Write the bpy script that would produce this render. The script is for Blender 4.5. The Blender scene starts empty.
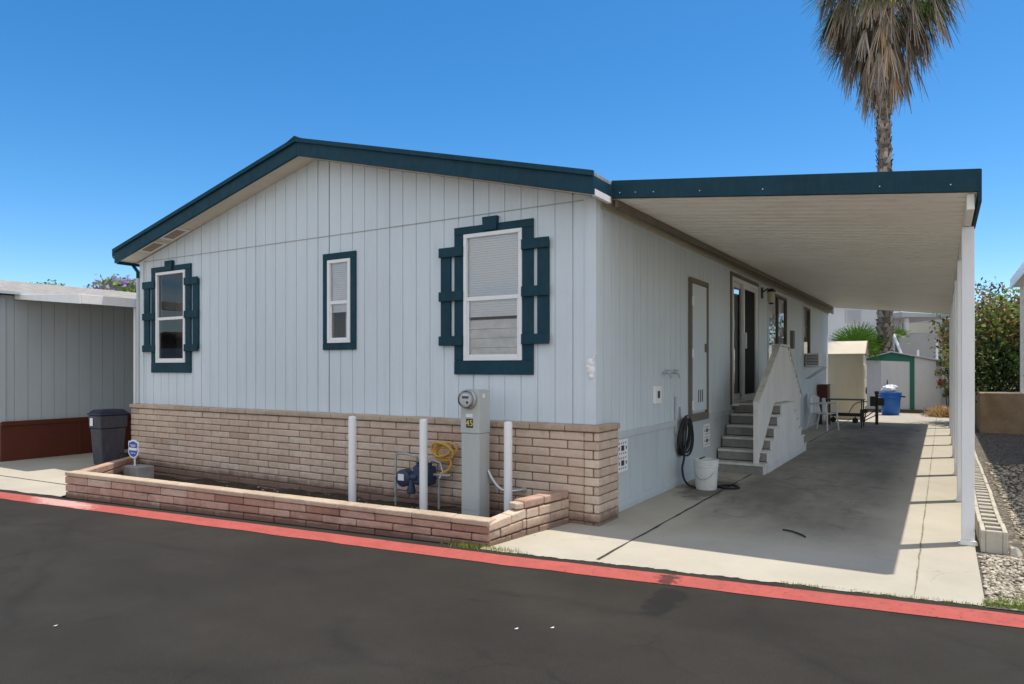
import bpy, math, random
from mathutils import Vector, Matrix
random.seed(7)
SC = bpy.context.scene
COL = SC.collection
R = math.radians
YAW = R(31.8)
CAM = (2.88, -6.18, 1.52)
FPX = 695.0
def camspace(px, depth):
    """ground position at a given distance in front of the camera, used for far background things"""
    l = (px - 512) / FPX * depth
    return (CAM[0] + math.cos(YAW) * l - math.sin(YAW) * depth, CAM[1] + math.sin(YAW) * l + math.cos(YAW) * depth)

# ------------------------------------------------------------------ materials
def nodes_of(name):
    m = bpy.data.materials.new(name); m.use_nodes = True
    nt = m.node_tree; nt.nodes.clear()
    return m, nt, nt.nodes, nt.links

class NB:
    def __init__(s, name):
        s.m, s.nt, s.N, s.L = nodes_of(name)
        s.out = s.N.new('ShaderNodeOutputMaterial')
        s.b = s.N.new('ShaderNodeBsdfPrincipled')
        s.L.new(s.b.outputs[0], s.out.inputs[0])
        s.tc = s.N.new('ShaderNodeTexCoord')
    def noise(s, scale, detail=4, rough=.6, stretch=None, dist=0):
        n = s.N.new('ShaderNodeTexNoise'); n.inputs['Scale'].default_value = scale
        n.inputs['Detail'].default_value = detail; n.inputs['Roughness'].default_value = rough
        n.inputs['Distortion'].default_value = dist
        s.L.new(s.coord(stretch), n.inputs['Vector']); return n.outputs['Fac']
    def coord(s, stretch=None):
        if stretch is None: return s.tc.outputs['Object']
        mp = s.N.new('ShaderNodeMapping'); mp.inputs['Scale'].default_value = stretch
        s.L.new(s.tc.outputs['Object'], mp.inputs['Vector']); return mp.outputs[0]
    def ramp(s, fac, stops):
        r = s.N.new('ShaderNodeValToRGB'); e = r.color_ramp.elements
        while len(e) < len(stops): e.new(.5)
        for el, (p, c) in zip(e, stops):
            el.position = p; el.color = (*c, 1) if not isinstance(c, (int, float)) else (c, c, c, 1)
        s.L.new(fac, r.inputs[0]); return r.outputs[0]
    def mix(s, fac, a, b, mode='MIX'):
        x = s.N.new('ShaderNodeMix'); x.data_type = 'RGBA'; x.blend_type = mode
        for sock, v in ((x.inputs[0], fac), (x.inputs[6], a), (x.inputs[7], b)):
            if isinstance(v, (int, float)): sock.default_value = v
            elif isinstance(v, tuple): sock.default_value = (*v, 1)
            else: s.L.new(v, sock)
        return x.outputs[2]
    def math(s, op, a, b=0.0):
        x = s.N.new('ShaderNodeMath'); x.operation = op
        for sock, v in zip(x.inputs, (a, b)):
            if isinstance(v, (int, float)): sock.default_value = v
            else: s.L.new(v, sock)
        return x.outputs[0]
    def attr(s, name='rnd'):
        a = s.N.new('ShaderNodeAttribute'); a.attribute_name = name; return a.outputs['Fac']
    def bump(s, height, strength=.2, dist=.01):
        b = s.N.new('ShaderNodeBump'); b.inputs['Strength'].default_value = strength
        b.inputs['Distance'].default_value = dist
        s.L.new(height, b.inputs['Height']); s.L.new(b.outputs[0], s.b.inputs['Normal'])
    def set(s, col=None, rough=.6, spec=.4, metal=0.0):
        if col is not None:
            if isinstance(col, tuple): s.b.inputs['Base Color'].default_value = (*col, 1)
            else: s.L.new(col, s.b.inputs['Base Color'])
        if isinstance(rough, (int, float)): s.b.inputs['Roughness'].default_value = rough
        else: s.L.new(rough, s.b.inputs['Roughness'])
        s.b.inputs['Specular IOR Level'].default_value = spec
        s.b.inputs['Metallic'].default_value = metal
        return s.m

def paint(name, col, rough=.55, var=.12, scale=2.0, streak=True, bump=.08, bscale=90, spec=.35, dirt=None, dirt_amt=.25, metal=0.0):
    k = NB(name)
    n1 = k.noise(scale, 5, .6, (1, 1, .35) if streak else None)
    lo = tuple(c * (1 - var) for c in col); hi = tuple(min(1, c * (1 + var)) for c in col)
    c = k.ramp(n1, [(.3, lo), (.7, hi)])
    if dirt:
        n2 = k.noise(scale * 2.7, 6, .7, (2.2, 2.2, .5) if streak else None)
        c = k.mix(k.ramp(n2, [(.5, 0.0), (.8, dirt_amt)]), c, dirt)
    k.bump(k.noise(bscale, 3, .6), bump, .004)
    rr = k.ramp(k.noise(scale * 4, 3), [(.3, max(.05, rough - .1)), (.7, min(1, rough + .1))])
    return k.set(c, rr, spec, metal)

def leafmat(name, stops, rough=.55, spec=.3, sub=0.25):
    k = NB(name)
    c = k.ramp(k.attr(), stops)
    k.set(c, rough, spec)
    tr = k.N.new('ShaderNodeBsdfTranslucent'); k.L.new(c, tr.inputs[0])
    mx = k.N.new('ShaderNodeMixShader'); mx.inputs[0].default_value = sub
    k.L.new(k.b.outputs[0], mx.inputs[1]); k.L.new(tr.outputs[0], mx.inputs[2]); k.L.new(mx.outputs[0], k.out.inputs[0])
    return k.m

def brickmat(name, stops, mort, grime=.35, low=None):
    k = NB(name)
    a = k.attr()
    c = k.ramp(a, stops)
    n = k.noise(11, 8, .75)
    c = k.mix(k.ramp(n, [(.42, 0.0), (.72, .4)]), c, tuple(x * .6 for x in stops[0][1]))
    n3 = k.noise(2.6, 6, .75)
    c = k.mix(k.ramp(n3, [(.52, 0.0), (.72, .5)]), c, (.66, .58, .49))
    n4 = k.noise(1.7, 7, .8, (1, 1, 2.2))
    c = k.mix(k.ramp(n4, [(.50, 0.0), (.70, grime)]), c, (.17, .10, .085))
    if low is not None:
        sx = k.N.new('ShaderNodeSeparateXYZ'); k.L.new(k.tc.outputs['Object'], sx.inputs[0])
        h = k.math('ADD', sx.outputs[2], k.math('MULTIPLY', k.math('SUBTRACT', k.noise(5, 6, .75), .5), low * 1.6))
        c = k.mix(k.ramp(k.math('DIVIDE', h, low), [(.35, .75), (1.0, 0.0)]), c, (.14, .075, .055))
    k.bump(k.noise(42, 7, .75), .8, .02)
    return k.set(c, .92, .12)

def make_mats():
    M = {}
    k = NB('siding_paint')
    base_c = (.65, .72, .765)
    c = k.ramp(k.noise(1.1, 6, .65, (1, 1, .3)), [(.3, tuple(x * .94 for x in base_c)), (.7, tuple(min(1, x * 1.05) for x in base_c))])
    c = k.mix(k.ramp(k.noise(7, 6, .75, (1, 1, .06)), [(.52, 0.0), (.78, .22)]), c, (.40, .40, .36))
    c = k.mix(k.ramp(k.noise(38, 4, .7, (1, 1, .05)), [(.45, 0.0), (.8, .18)]), c, (.45, .47, .46))
    c = k.mix(k.ramp(k.noise(55, 3, .6), [(.70, 0.0), (.74, .35)]), c, (.36, .35, .31))
    hgt = k.math('ADD', k.noise(130, 3, .6), k.math('MULTIPLY', k.noise(60, 4, .6, (1, 1, .04)), 1.5))
    k.bump(hgt, .22, .004); M['siding'] = k.set(c, .62, .22)
    M['siding_gray'] = paint('neighbour_siding', (.45, .50, .53), .6, .06, 1.2, True, .1, 120, .25, (.36, .36, .32), .2)
    M['skirt'] = paint('skirt_paint', (.55, .60, .62), .6, .06, 1.3, True, .1, 120, .25, (.36, .36, .32), .25)
    M['teal'] = paint('teal_trim_paint', (.0065, .044, .066), .58, .14, 3, True, .25, 70, .22, (.035, .085, .105), .35)
    M['soffit'] = paint('soffit_paint', (.70, .64, .53), .7, .08, 2, False, .1, 90, .2, (.4, .34, .26), .3)
    M['white'] = paint('white_paint', (.85, .85, .85), .45, .05, 3, True, .06, 120, .4, (.55, .52, .46), .18)
    M['vinyl'] = paint('white_vinyl', (.80, .81, .81), .35, .03, 3, False, .03, 120, .45)
    M['awning'] = paint('awning_enamel', (.90, .87, .79), .45, .04, 1.2, False, .05, 60, .4, (.52, .47, .38), .3)
    M['post'] = paint('post_enamel', (.83, .83, .84), .38, .05, 3, True, .05, 100, .45, (.5, .48, .44), .2)
    M['dark_trim'] = paint('brown_gray_trim', (.17, .15, .115), .6, .12, 4, True, .1, 90, .25)
    M['beige'] = paint('beige_trim', (.50, .46, .37), .6, .06, 3, True, .1, 90, .25)
    M['black'] = paint('black_rubber', (.018, .018, .02), .5, .2, 6, False, .1, 120, .4)
    M['blackmetal'] = paint('black_painted_metal', (.03, .028, .026), .5, .25, 6, False, .15, 120, .4, (.12, .06, .03), .4)
    M['alu'] = paint('aluminium', (.55, .56, .57), .38, .06, 4, False, .05, 120, .5, None, .2, .7)
    M['galv'] = paint('galvanised_steel', (.42, .44, .45), .45, .14, 8, False, .08, 60, .5, None, .2, .5)
    M['meter'] = paint('meter_gray_paint', (.50, .52, .50), .45, .06, 2, True, .06, 100, .4, (.3, .33, .34), .25)
    M['meterface'] = paint('meter_face', (.75, .75, .74), .4, .05, 10, False, .02)
    M['gasblue'] = paint('blue_gray_regulator', (.035, .05, .09), .45, .15, 8, False, .1, 90, .4)
    M['yellow'] = paint('yellow_hose', (.62, .36, .08), .45, .12, 8, False, .05)
    M['bin'] = paint('navy_bin_plastic', (.022, .026, .05), .42, .18, 3, True, .1, 100, .45, (.10, .10, .11), .35)
    M['binside'] = paint('worn_gray_plastic', (.045, .046, .062), .5, .18, 3, True, .1, 100, .4, (.16, .15, .15), .4)
    M['bluecan'] = paint('blue_plastic', (.01, .12, .47), .38, .1, 4, True, .05, 100, .45)
    M['bag'] = paint('white_plastic_bag', (.72, .75, .8), .35, .08, 9, False, .5, 25, .5)
    M['chair'] = paint('white_resin', (.72, .73, .72), .45, .05, 4, False, .05, 100, .4, (.5, .48, .44), .2)
    M['shed'] = paint('beige_resin', (.74, .66, .51), .5, .05, 2, True, .06, 70, .35, (.42, .34, .22), .2)
    M['shedroof'] = paint('shed_roof_resin', (.70, .63, .50), .5, .06, 2, False, .1, 60, .35)
    M['metalshed'] = paint('pale_gray_sheet_metal', (.50, .50, .50), .45, .05, 2, True, .04, 80, .4, (.36, .33, .29), .25)
    M['metalshed_door'] = paint('off_white_sheet_metal', (.64, .63, .60), .45, .05, 2, True, .04, 80, .4, (.4, .36, .3), .25)
    M['green'] = paint('green_trim', (.025, .15, .105), .45, .12, 3, False, .06)
    M['wood'] = paint('weathered_wood', (.17, .12, .08), .8, .3, 4, False, .3, 40, .2)
    M['step'] = paint('gray_step_paint', (.27, .26, .25), .65, .2, 5, False, .25, 60, .25, (.16, .15, .14), .5)
    M['nosing'] = paint('worn_step_nosing', (.70, .68, .64), .6, .15, 7, False, .2, 60, .25, (.25, .24, .22), .5)
    M['rail'] = paint('white_railing_paint', (.74, .73, .70), .55, .08, 2, True, .15, 80, .3, (.38, .36, .3), .35)
    M['brown_skirt'] = paint('red_brown_skirting', (.105, .026, .013), .6, .16, 2, True, .15, 80, .3, (.09, .03, .02), .5)
    M['brown'] = paint('dark_brown_paint', (.10, .026, .018), .6, .2, 3, False, .1)
    M['bucket'] = paint('white_bucket_plastic', (.74, .75, .72), .4, .05, 4, False, .04, 100, .4, (.36, .42, .34), .4)
    M['signblue'] = paint('sign_blue', (.015, .085, .42), .35, .05, 5, False, .01)
    M['signwhite'] = paint('sign_white', (.80, .82, .84), .35, .03, 5, False, .01)
    M['plate'] = paint('number_plate_black', (.015, .014, .012), .4, .1, 5, False, .01)
    M['plateyellow'] = paint('number_plate_yellow', (.75, .58, .14), .4, .05, 5, False, .01)
    M['concblock'] = paint('gray_footing_concrete', (.34, .33, .31), .9, .2, 8, False, .5, 50, .15)
    M['bgwhite'] = paint('white_stucco', (.68, .70, .73), .75, .06, 1, True, .2, 30, .2)
    M['bggray'] = paint('gray_block_paint', (.36, .36, .37), .8, .08, 1, True, .2, 30, .2)
    M['bgroof'] = paint('gray_metal_roofing', (.45, .45, .46), .5, .12, 1, False, .1, 30, .4)
    M['bgcream'] = paint('cream_board', (.62, .60, .50), .6, .06, 1, False, .1)
    M['shingle'] = NBshingle()
    M['rwall'] = NBrw()
    M['shingle_brown'] = paint('brown_roofing', (.15, .10, .075), .9, .2, 4, False, .4, 40, .15)
    M['screen'] = paint('dark_insect_screen', (.018, .018, .018), .75, .1, 6, False, .1, 400, .15)
    M['dark'] = paint('dark_interior', (.05, .047, .043), .8, .1, 2, False, .05)
    M['blind'] = paint('pale_window_blind', (.87, .89, .91), .55, .02, 3, False, .03)
    M['curtain'] = paint('pale_curtain_and_reflection', (.78, .77, .76), .8, .12, 10, False, .2)
    M['soil'] = NBsoil()
    M['glass'] = NBglass('window_glass', 1.6, (.985, .99, 1))
    M['glassclear'] = NBglass('meter_glass', 1.45, (.95, .96, .96))
    M['brick'] = brickmat('tan_slump_block', [(0, (.56, .405, .31)), (.35, (.67, .51, .395)), (.7, (.73, .57, .45)), (1, (.77, .63, .51))], None, .18, .16)
    M['brickred'] = brickmat('weathered_pink_block', [(0, (.40, .235, .18)), (.4, (.52, .33, .25)), (.75, (.59, .41, .32)), (1, (.65, .51, .41))], None, .45, .08)
    M['brickcap'] = brickmat('pale_block_top', [(0, (.50, .38, .28)), (.5, (.58, .46, .34)), (1, (.64, .54, .42))], None)
    M['mortar'] = paint('mortar', (.20, .15, .115), .95, .2, 6, False, .4, 60, .1)
    M['asphalt'] = NBasphalt()
    M['red'] = NBred()
    M['concrete'] = NBconcrete()
    M['ground'] = paint('dry_ground', (.30, .26, .20), .95, .25, .6, False, .6, 12, .1)
    M['gravelbed'] = NBgravelbed()
    k = NB('gravel_stone'); M['stone'] = k.set(k.ramp(k.attr(), [(0, (.17, .15, .115)), (.3, (.33, .29, .225)), (.7, (.49, .43, .34)), (1, (.62, .56, .46))]), .85, .2)
    M['cinder'] = paint('pale_cinder_block', (.50, .46, .38), .95, .14, 5, False, .7, 60, .1, (.3, .26, .2), .4)
    M['grass'] = leafmat('grass_blades', [(0, (.10, .17, .03)), (.5, (.22, .33, .05)), (.85, (.36, .43, .09)), (1, (.48, .44, .18))], .6, .2, .4)
    M['palmgreen'] = leafmat('palm_green', [(0, (.03, .07, .012)), (.5, (.07, .15, .02)), (1, (.16, .25, .05))], .45, .4, .25)
    M['palmbright'] = leafmat('palm_bright_green', [(0, (.05, .12, .015)), (.5, (.13, .28, .03)), (1, (.28, .44, .07))], .45, .4, .3)
    M['palmdead'] = leafmat('palm_dead', [(0, (.085, .072, .06)), (.35, (.22, .185, .15)), (.7, (.39, .335, .275)), (.9, (.56, .49, .41)), (1, (.45, .27, .13))], .8, .15, .12)
    M['palmtrunk'] = leafmat('palm_trunk_boots', [(0, (.07, .06, .055)), (.5, (.21, .18, .155)), (1, (.42, .37, .32))], .9, .1, 0)
    M['bark'] = paint('bark', (.11, .085, .065), .9, .3, 6, True, .6, 30, .1)
    M['leafdark'] = leafmat('shrub_leaf', [(0, (.018, .04, .012)), (.45, (.04, .085, .02)), (.8, (.09, .15, .03)), (1, (.2, .24, .06))], .5, .35, .2)
    M['leafrust'] = leafmat('rusty_leaf', [(0, (.05, .065, .02)), (.3, (.14, .17, .04)), (.6, (.36, .27, .09)), (.86, (.55, .36, .17)), (1, (.40, .05, .04))], .5, .35, .2)
    M['leafbright'] = leafmat('bright_leaf', [(0, (.08, .14, .02)), (.5, (.19, .30, .04)), (1, (.38, .48, .11))], .5, .35, .3)
    M['leafgray'] = leafmat('gray_leaf', [(0, (.06, .06, .055)), (.5, (.13, .13, .11)), (1, (.22, .21, .18))], .7, .2, .1)
    M['leafpurple'] = leafmat('jacaranda_bloom', [(0, (.19, .15, .33)), (.5, (.33, .26, .48)), (1, (.48, .42, .62))], .6, .2, .3)
    M['dry'] = leafmat('dry_weeds', [(0, (.25, .15, .06)), (.5, (.45, .29, .12)), (1, (.6, .45, .22))], .8, .1, .2)
    return M

def NBglass(name, ior, tint):
    k = NB(name)
    k.N.remove(k.b)
    t = k.N.new('ShaderNodeBsdfTransparent'); t.inputs[0].default_value = (*tint, 1)
    g = k.N.new('ShaderNodeBsdfGlossy'); g.inputs['Roughness'].default_value = .015
    f = k.N.new('ShaderNodeFresnel'); f.inputs[0].default_value = ior
    b = k.N.new('ShaderNodeBump'); b.inputs['Strength'].default_value = .04; b.inputs['Distance'].default_value = .02
    k.L.new(k.noise(1.3, 2), b.inputs['Height']); k.L.new(b.outputs[0], g.inputs['Normal'])
    m = k.N.new('ShaderNodeMixShader')
    k.L.new(f.outputs[0], m.inputs[0]); k.L.new(t.outputs[0], m.inputs[1]); k.L.new(g.outputs[0], m.inputs[2])
    k.L.new(m.outputs[0], k.out.inputs[0]); return k.m

def NBshingle():
    k = NB('roof_shingle')
    w = k.N.new('ShaderNodeTexBrick'); k.L.new(k.coord(), w.inputs['Vector']); w.inputs['Scale'].default_value = 3
    w.inputs['Color1'].default_value = (.30, .28, .26, 1); w.inputs['Color2'].default_value = (.42, .39, .35, 1); w.inputs['Mortar'].default_value = (.18, .17, .16, 1)
    w.inputs['Mortar Size'].default_value = .012
    c = k.mix(k.ramp(k.noise(5, 5), [(.4, 0.0), (.8, .4)]), w.outputs[0], (.22, .2, .19))
    k.bump(k.noise(80, 3), .4); return k.set(c, .9, .15)

def NBrw():
    k = NB('tan_stucco_wall')
    c = k.ramp(k.noise(1.6, 6, .7), [(.3, (.22, .145, .085)), (.55, (.33, .24, .155)), (.8, (.42, .32, .22))])
    k.bump(k.noise(40, 5), .5, .01); return k.set(c, .9, .1)

def NBsoil():
    k = NB('planter_soil')
    c = k.ramp(k.noise(14, 6, .7), [(.3, (.05, .038, .028)), (.6, (.11, .085, .06)), (.85, (.2, .16, .12))])
    k.bump(k.noise(30, 6, .7), 1, .03); return k.set(c, .95, .1)

def NBasphalt():
    k = NB('sealed_asphalt')
    big = k.noise(.35, 4, .55, (1, 2.6, 1))
    c = k.ramp(big, [(.3, (.0275, .0245, .020)), (.6, (.039, .035, .028)), (.8, (.050, .0445, .035))])
    # sealed cracks: distorted cell borders that fade in and out
    v = k.N.new('ShaderNodeTexVoronoi'); v.feature = 'DISTANCE_TO_EDGE'; v.inputs['Scale'].default_value = .42
    wn = k.N.new('ShaderNodeTexNoise'); wn.inputs['Scale'].default_value = 1.4; wn.inputs['Detail'].default_value = 5
    k.L.new(k.tc.outputs['Object'], wn.inputs['Vector'])
    va = k.N.new('ShaderNodeVectorMath'); va.operation = 'MULTIPLY_ADD'; va.inputs[1].default_value = (.55, .55, .55)
    k.L.new(wn.outputs['Color'], va.inputs[0]); k.L.new(k.coord((.7, 1.5, 1)), va.inputs[2]); k.L.new(va.outputs[0], v.inputs['Vector'])
    crack = k.ramp(v.outputs['Distance'], [(0, .9), (.010, .7), (.03, .25), (.05, 0.0)])
    msk = k.ramp(k.noise(.5, 3), [(.40, 0.0), (.56, .55)])
    c = k.mix(k.math('MULTIPLY', crack, msk), c, (.0145, .0135, .0125))
    # tar drip near the red line
    vm = k.N.new('ShaderNodeVectorMath'); vm.operation = 'SUBTRACT'; vm.inputs[1].default_value = (1.33, -1.78, 0)
    k.L.new(k.tc.outputs['Object'], vm.inputs[0])
    mp = k.N.new('ShaderNodeMapping'); mp.inputs['Scale'].default_value = (8.0, 2.6, 0); mp.inputs['Rotation'].default_value = (0, 0, R(-14)); k.L.new(vm.outputs[0], mp.inputs[0])
    ln = k.N.new('ShaderNodeVectorMath'); ln.operation = 'LENGTH'; k.L.new(mp.outputs[0], ln.inputs[0])
    dd = k.math('ADD', ln.outputs['Value'], k.math('MULTIPLY', k.math('SUBTRACT', k.noise(7, 5, .7), .5), 1.8))
    c = k.mix(k.ramp(dd, [(.75, .8), (1.05, 0.0)]), c, (.012, .012, .013))
    v2 = k.N.new('ShaderNodeTexVoronoi'); v2.feature = 'DISTANCE_TO_EDGE'; v2.inputs['Scale'].default_value = .9
    va2 = k.N.new('ShaderNodeVectorMath'); va2.operation = 'MULTIPLY_ADD'; va2.inputs[1].default_value = (.3, .3, .3)
    wn2 = k.N.new('ShaderNodeTexNoise'); wn2.inputs['Scale'].default_value = 3.2; wn2.inputs['Detail'].default_value = 7
    k.L.new(k.tc.outputs['Object'], wn2.inputs['Vector']); k.L.new(wn2.outputs['Color'], va2.inputs[0]); k.L.new(k.tc.outputs['Object'], va2.inputs[2]); k.L.new(va2.outputs[0], v2.inputs['Vector'])
    hair = k.math('MULTIPLY', k.ramp(v2.outputs['Distance'], [(0, .8), (.008, .55), (.016, 0.0)]), k.ramp(k.noise(.8, 4), [(.50, 0.0), (.64, .6)]))
    c = k.mix(hair, c, (.012, .011, .010))
    c = k.mix(k.ramp(k.noise(75, 4, .8), [(.35, .35), (.5, 0.0)]), c, (.016, .015, .013))
    c = k.mix(k.ramp(k.noise(60, 4, .85), [(.56, 0.0), (.72, .4)]), c, (.075, .068, .056))
    c = k.mix(k.ramp(k.noise(1.6, 7, .75), [(.45, 0.0), (.7, .35)]), c, (.024, .022, .019))
    gr_ = k.noise(210, 3, .7)
    c = k.mix(k.ramp(gr_, [(.35, .55), (.5, 0.0)]), c, (.014, .013, .012))
    c = k.mix(k.ramp(gr_, [(.56, 0.0), (.72, .6)]), c, (.085, .08, .072))
    sp = k.N.new('ShaderNodeTexVoronoi'); sp.inputs['Scale'].default_value = 95; k.L.new(k.tc.outputs['Object'], sp.inputs['Vector'])
    c = k.mix(k.ramp(sp.outputs['Distance'], [(.0, .5), (.16, 0.0)]), c, (.075, .072, .068))
    du = k.ramp(k.noise(1.1, 6, .7), [(.5, 0.0), (.85, .3)])
    c = k.mix(du, c, (.07, .063, .054))
    k.bump(k.noise(150, 4, .7), .55, .008)
    return k.set(c, k.ramp(k.noise(1.5, 4), [(.3, .72), (.7, .92)]), .2)

def NBred():
    k = NB('red_line_paint')
    c = k.ramp(k.noise(6, 5), [(.3, (.385, .083, .070)), (.7, (.47, .110, .092))])
    n = k.noise(22, 6, .75)
    c = k.mix(k.ramp(n, [(.56, 0.0), (.66, .8)]), c, (.12, .055, .045))
    c = k.mix(k.ramp(k.noise(2.2, 7, .75), [(.48, 0.0), (.75, .45)]), c, (.30, .10, .085))
    c = k.mix(k.ramp(k.noise(60, 5, .8), [(.60, 0.0), (.70, .8)]), c, (.05, .042, .038))
    # old faded stencil smear near the left end of the line
    vm = k.N.new('ShaderNodeVectorMath'); vm.operation = 'SUBTRACT'; vm.inputs[1].default_value = (-5.55, -2.2, 0)
    k.L.new(k.tc.outputs['Object'], vm.inputs[0])
    mp = k.N.new('ShaderNodeMapping'); mp.inputs['Scale'].default_value = (1.4, 5.5, 0); k.L.new(vm.outputs[0], mp.inputs[0])
    ln = k.N.new('ShaderNodeVectorMath'); ln.operation = 'LENGTH'; k.L.new(mp.outputs[0], ln.inputs[0])
    dd = k.math('ADD', ln.outputs['Value'], k.math('MULTIPLY', k.math('SUBTRACT', k.noise(9, 5, .7), .5), 2.2))
    c = k.mix(k.ramp(dd, [(.5, .75), (1.0, 0.0)]), c, (.62, .42, .38))
    # a scuff where the tar drip crosses
    vm = k.N.new('ShaderNodeVectorMath'); vm.operation = 'SUBTRACT'; vm.inputs[1].default_value = (1.2, -1.36, 0)
    k.L.new(k.tc.outputs['Object'], vm.inputs[0])
    mp = k.N.new('ShaderNodeMapping'); mp.inputs['Scale'].default_value = (11, 5, 0); k.L.new(vm.outputs[0], mp.inputs[0])
    ln = k.N.new('ShaderNodeVectorMath'); ln.operation = 'LENGTH'; k.L.new(mp.outputs[0], ln.inputs[0])
    dd = k.math('ADD', ln.outputs['Value'], k.math('MULTIPLY', k.math('SUBTRACT', k.noise(16, 5, .7), .5), 3.0))
    c = k.mix(k.ramp(dd, [(.5, .8), (.9, 0.0)]), c, (.03, .02, .02))
    k.bump(k.noise(150, 4, .7), .45, .006)
    return k.set(c, .75, .25)

def NBconcrete():
    k = NB('driveway_concrete')
    c = k.ramp(k.noise(.8, 6, .65), [(.3, (.40, .37, .305)), (.55, (.465, .43, .355)), (.8, (.51, .475, .40))])
    # oil and tyre stains kept to the middle of the parking bay
    s = k.noise(.55, 5, .65, (1.6, .6, 1))
    sx = k.N.new('ShaderNodeSeparateXYZ'); k.L.new(k.tc.outputs['Object'], sx.inputs[0])
    bay = k.math('MULTIPLY', k.ramp(k.math('DIVIDE', sx.outputs[0], 4.0), [(.14, 0.0), (.20, 1.0), (.55, 1.0), (.63, 0.0)]),
                 k.ramp(k.math('DIVIDE', sx.outputs[1], 20.0), [(.0, 0.0), (.05, 1.0), (.7, 1.0), (.8, 0.0)]))
    c = k.mix(k.math('MULTIPLY', k.ramp(s, [(.32, .25), (.62, .85)]), bay), c, (.155, .145, .13))
    s2 = k.noise(1.9, 7, .72, (1.2, .8, 1), 1.2)
    c = k.mix(k.math('MULTIPLY', k.ramp(s2, [(.5, 0.0), (.68, .5)]), bay), c, (.10, .094, .085))
    # water stain under the bucket and the wall tap
    vm = k.N.new('ShaderNodeVectorMath'); vm.operation = 'SUBTRACT'; vm.inputs[1].default_value = (.38, 2.55, 0)
    k.L.new(k.tc.outputs['Object'], vm.inputs[0])
    mp = k.N.new('ShaderNodeMapping'); mp.inputs['Scale'].default_value = (2.1, .85, 0); k.L.new(vm.outputs[0], mp.inputs[0])
    ln = k.N.new('ShaderNodeVectorMath'); ln.operation = 'LENGTH'; k.L.new(mp.outputs[0], ln.inputs[0])
    dd = k.math('ADD', ln.outputs['Value'], k.math('MULTIPLY', k.math('SUBTRACT', k.noise(3.5, 5, .7), .5), 1.5))
    c = k.mix(k.ramp(dd, [(.45, .75), (.85, 0.0)]), c, (.10, .093, .085))
    v2 = k.N.new('ShaderNodeTexVoronoi'); v2.feature = 'DISTANCE_TO_EDGE'; v2.inputs['Scale'].default_value = .55
    va2 = k.N.new('ShaderNodeVectorMath'); va2.operation = 'MULTIPLY_ADD'; va2.inputs[1].default_value = (.4, .4, .4)
    wn2 = k.N.new('ShaderNodeTexNoise'); wn2.inputs['Scale'].default_value = 2.4; wn2.inputs['Detail'].default_value = 8
    k.L.new(k.tc.outputs['Object'], wn2.inputs['Vector']); k.L.new(wn2.outputs['Color'], va2.inputs[0]); k.L.new(k.tc.outputs['Object'], va2.inputs[2]); k.L.new(va2.outputs[0], v2.inputs['Vector'])
    c = k.mix(k.math('MULTIPLY', k.ramp(v2.outputs['Distance'], [(0, .5), (.002, .4), (.004, 0.0)]), k.ramp(k.noise(.6, 3), [(.56, 0.0), (.66, .6)])), c, (.11, .095, .075))
    c = k.mix(k.ramp(k.noise(160, 3, .7), [(.60, 0.0), (.72, .5)]), c, (.24, .21, .17))
    f = k.noise(30, 6, .75)
    c = k.mix(k.ramp(f, [(.55, 0.0), (.8, .3)]), c, (.3, .27, .22))
    k.bump(k.noise(70, 5, .7), .35, .006)
    return k.set(c, .85, .2)

def NBgravelbed():
    k = NB('gravel_bed')
    v = k.N.new('ShaderNodeTexVoronoi'); v.inputs['Scale'].default_value = 26; k.L.new(k.tc.outputs['Object'], v.inputs['Vector'])
    sp = k.N.new('ShaderNodeSeparateColor'); k.L.new(v.outputs['Color'], sp.inputs[0])
    c = k.ramp(sp.outputs[0], [(0, (.11, .10, .08)), (.4, (.22, .195, .155)), (1, (.36, .32, .25))])
    c = k.mix(k.ramp(v.outputs['Distance'], [(.35, 0.0), (.6, .8)]), c, (.09, .08, .07))
    k.bump(k.math('MULTIPLY', v.outputs['Distance'], -1.0), 1, .03)
    return k.set(c, .9, .15)

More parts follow.
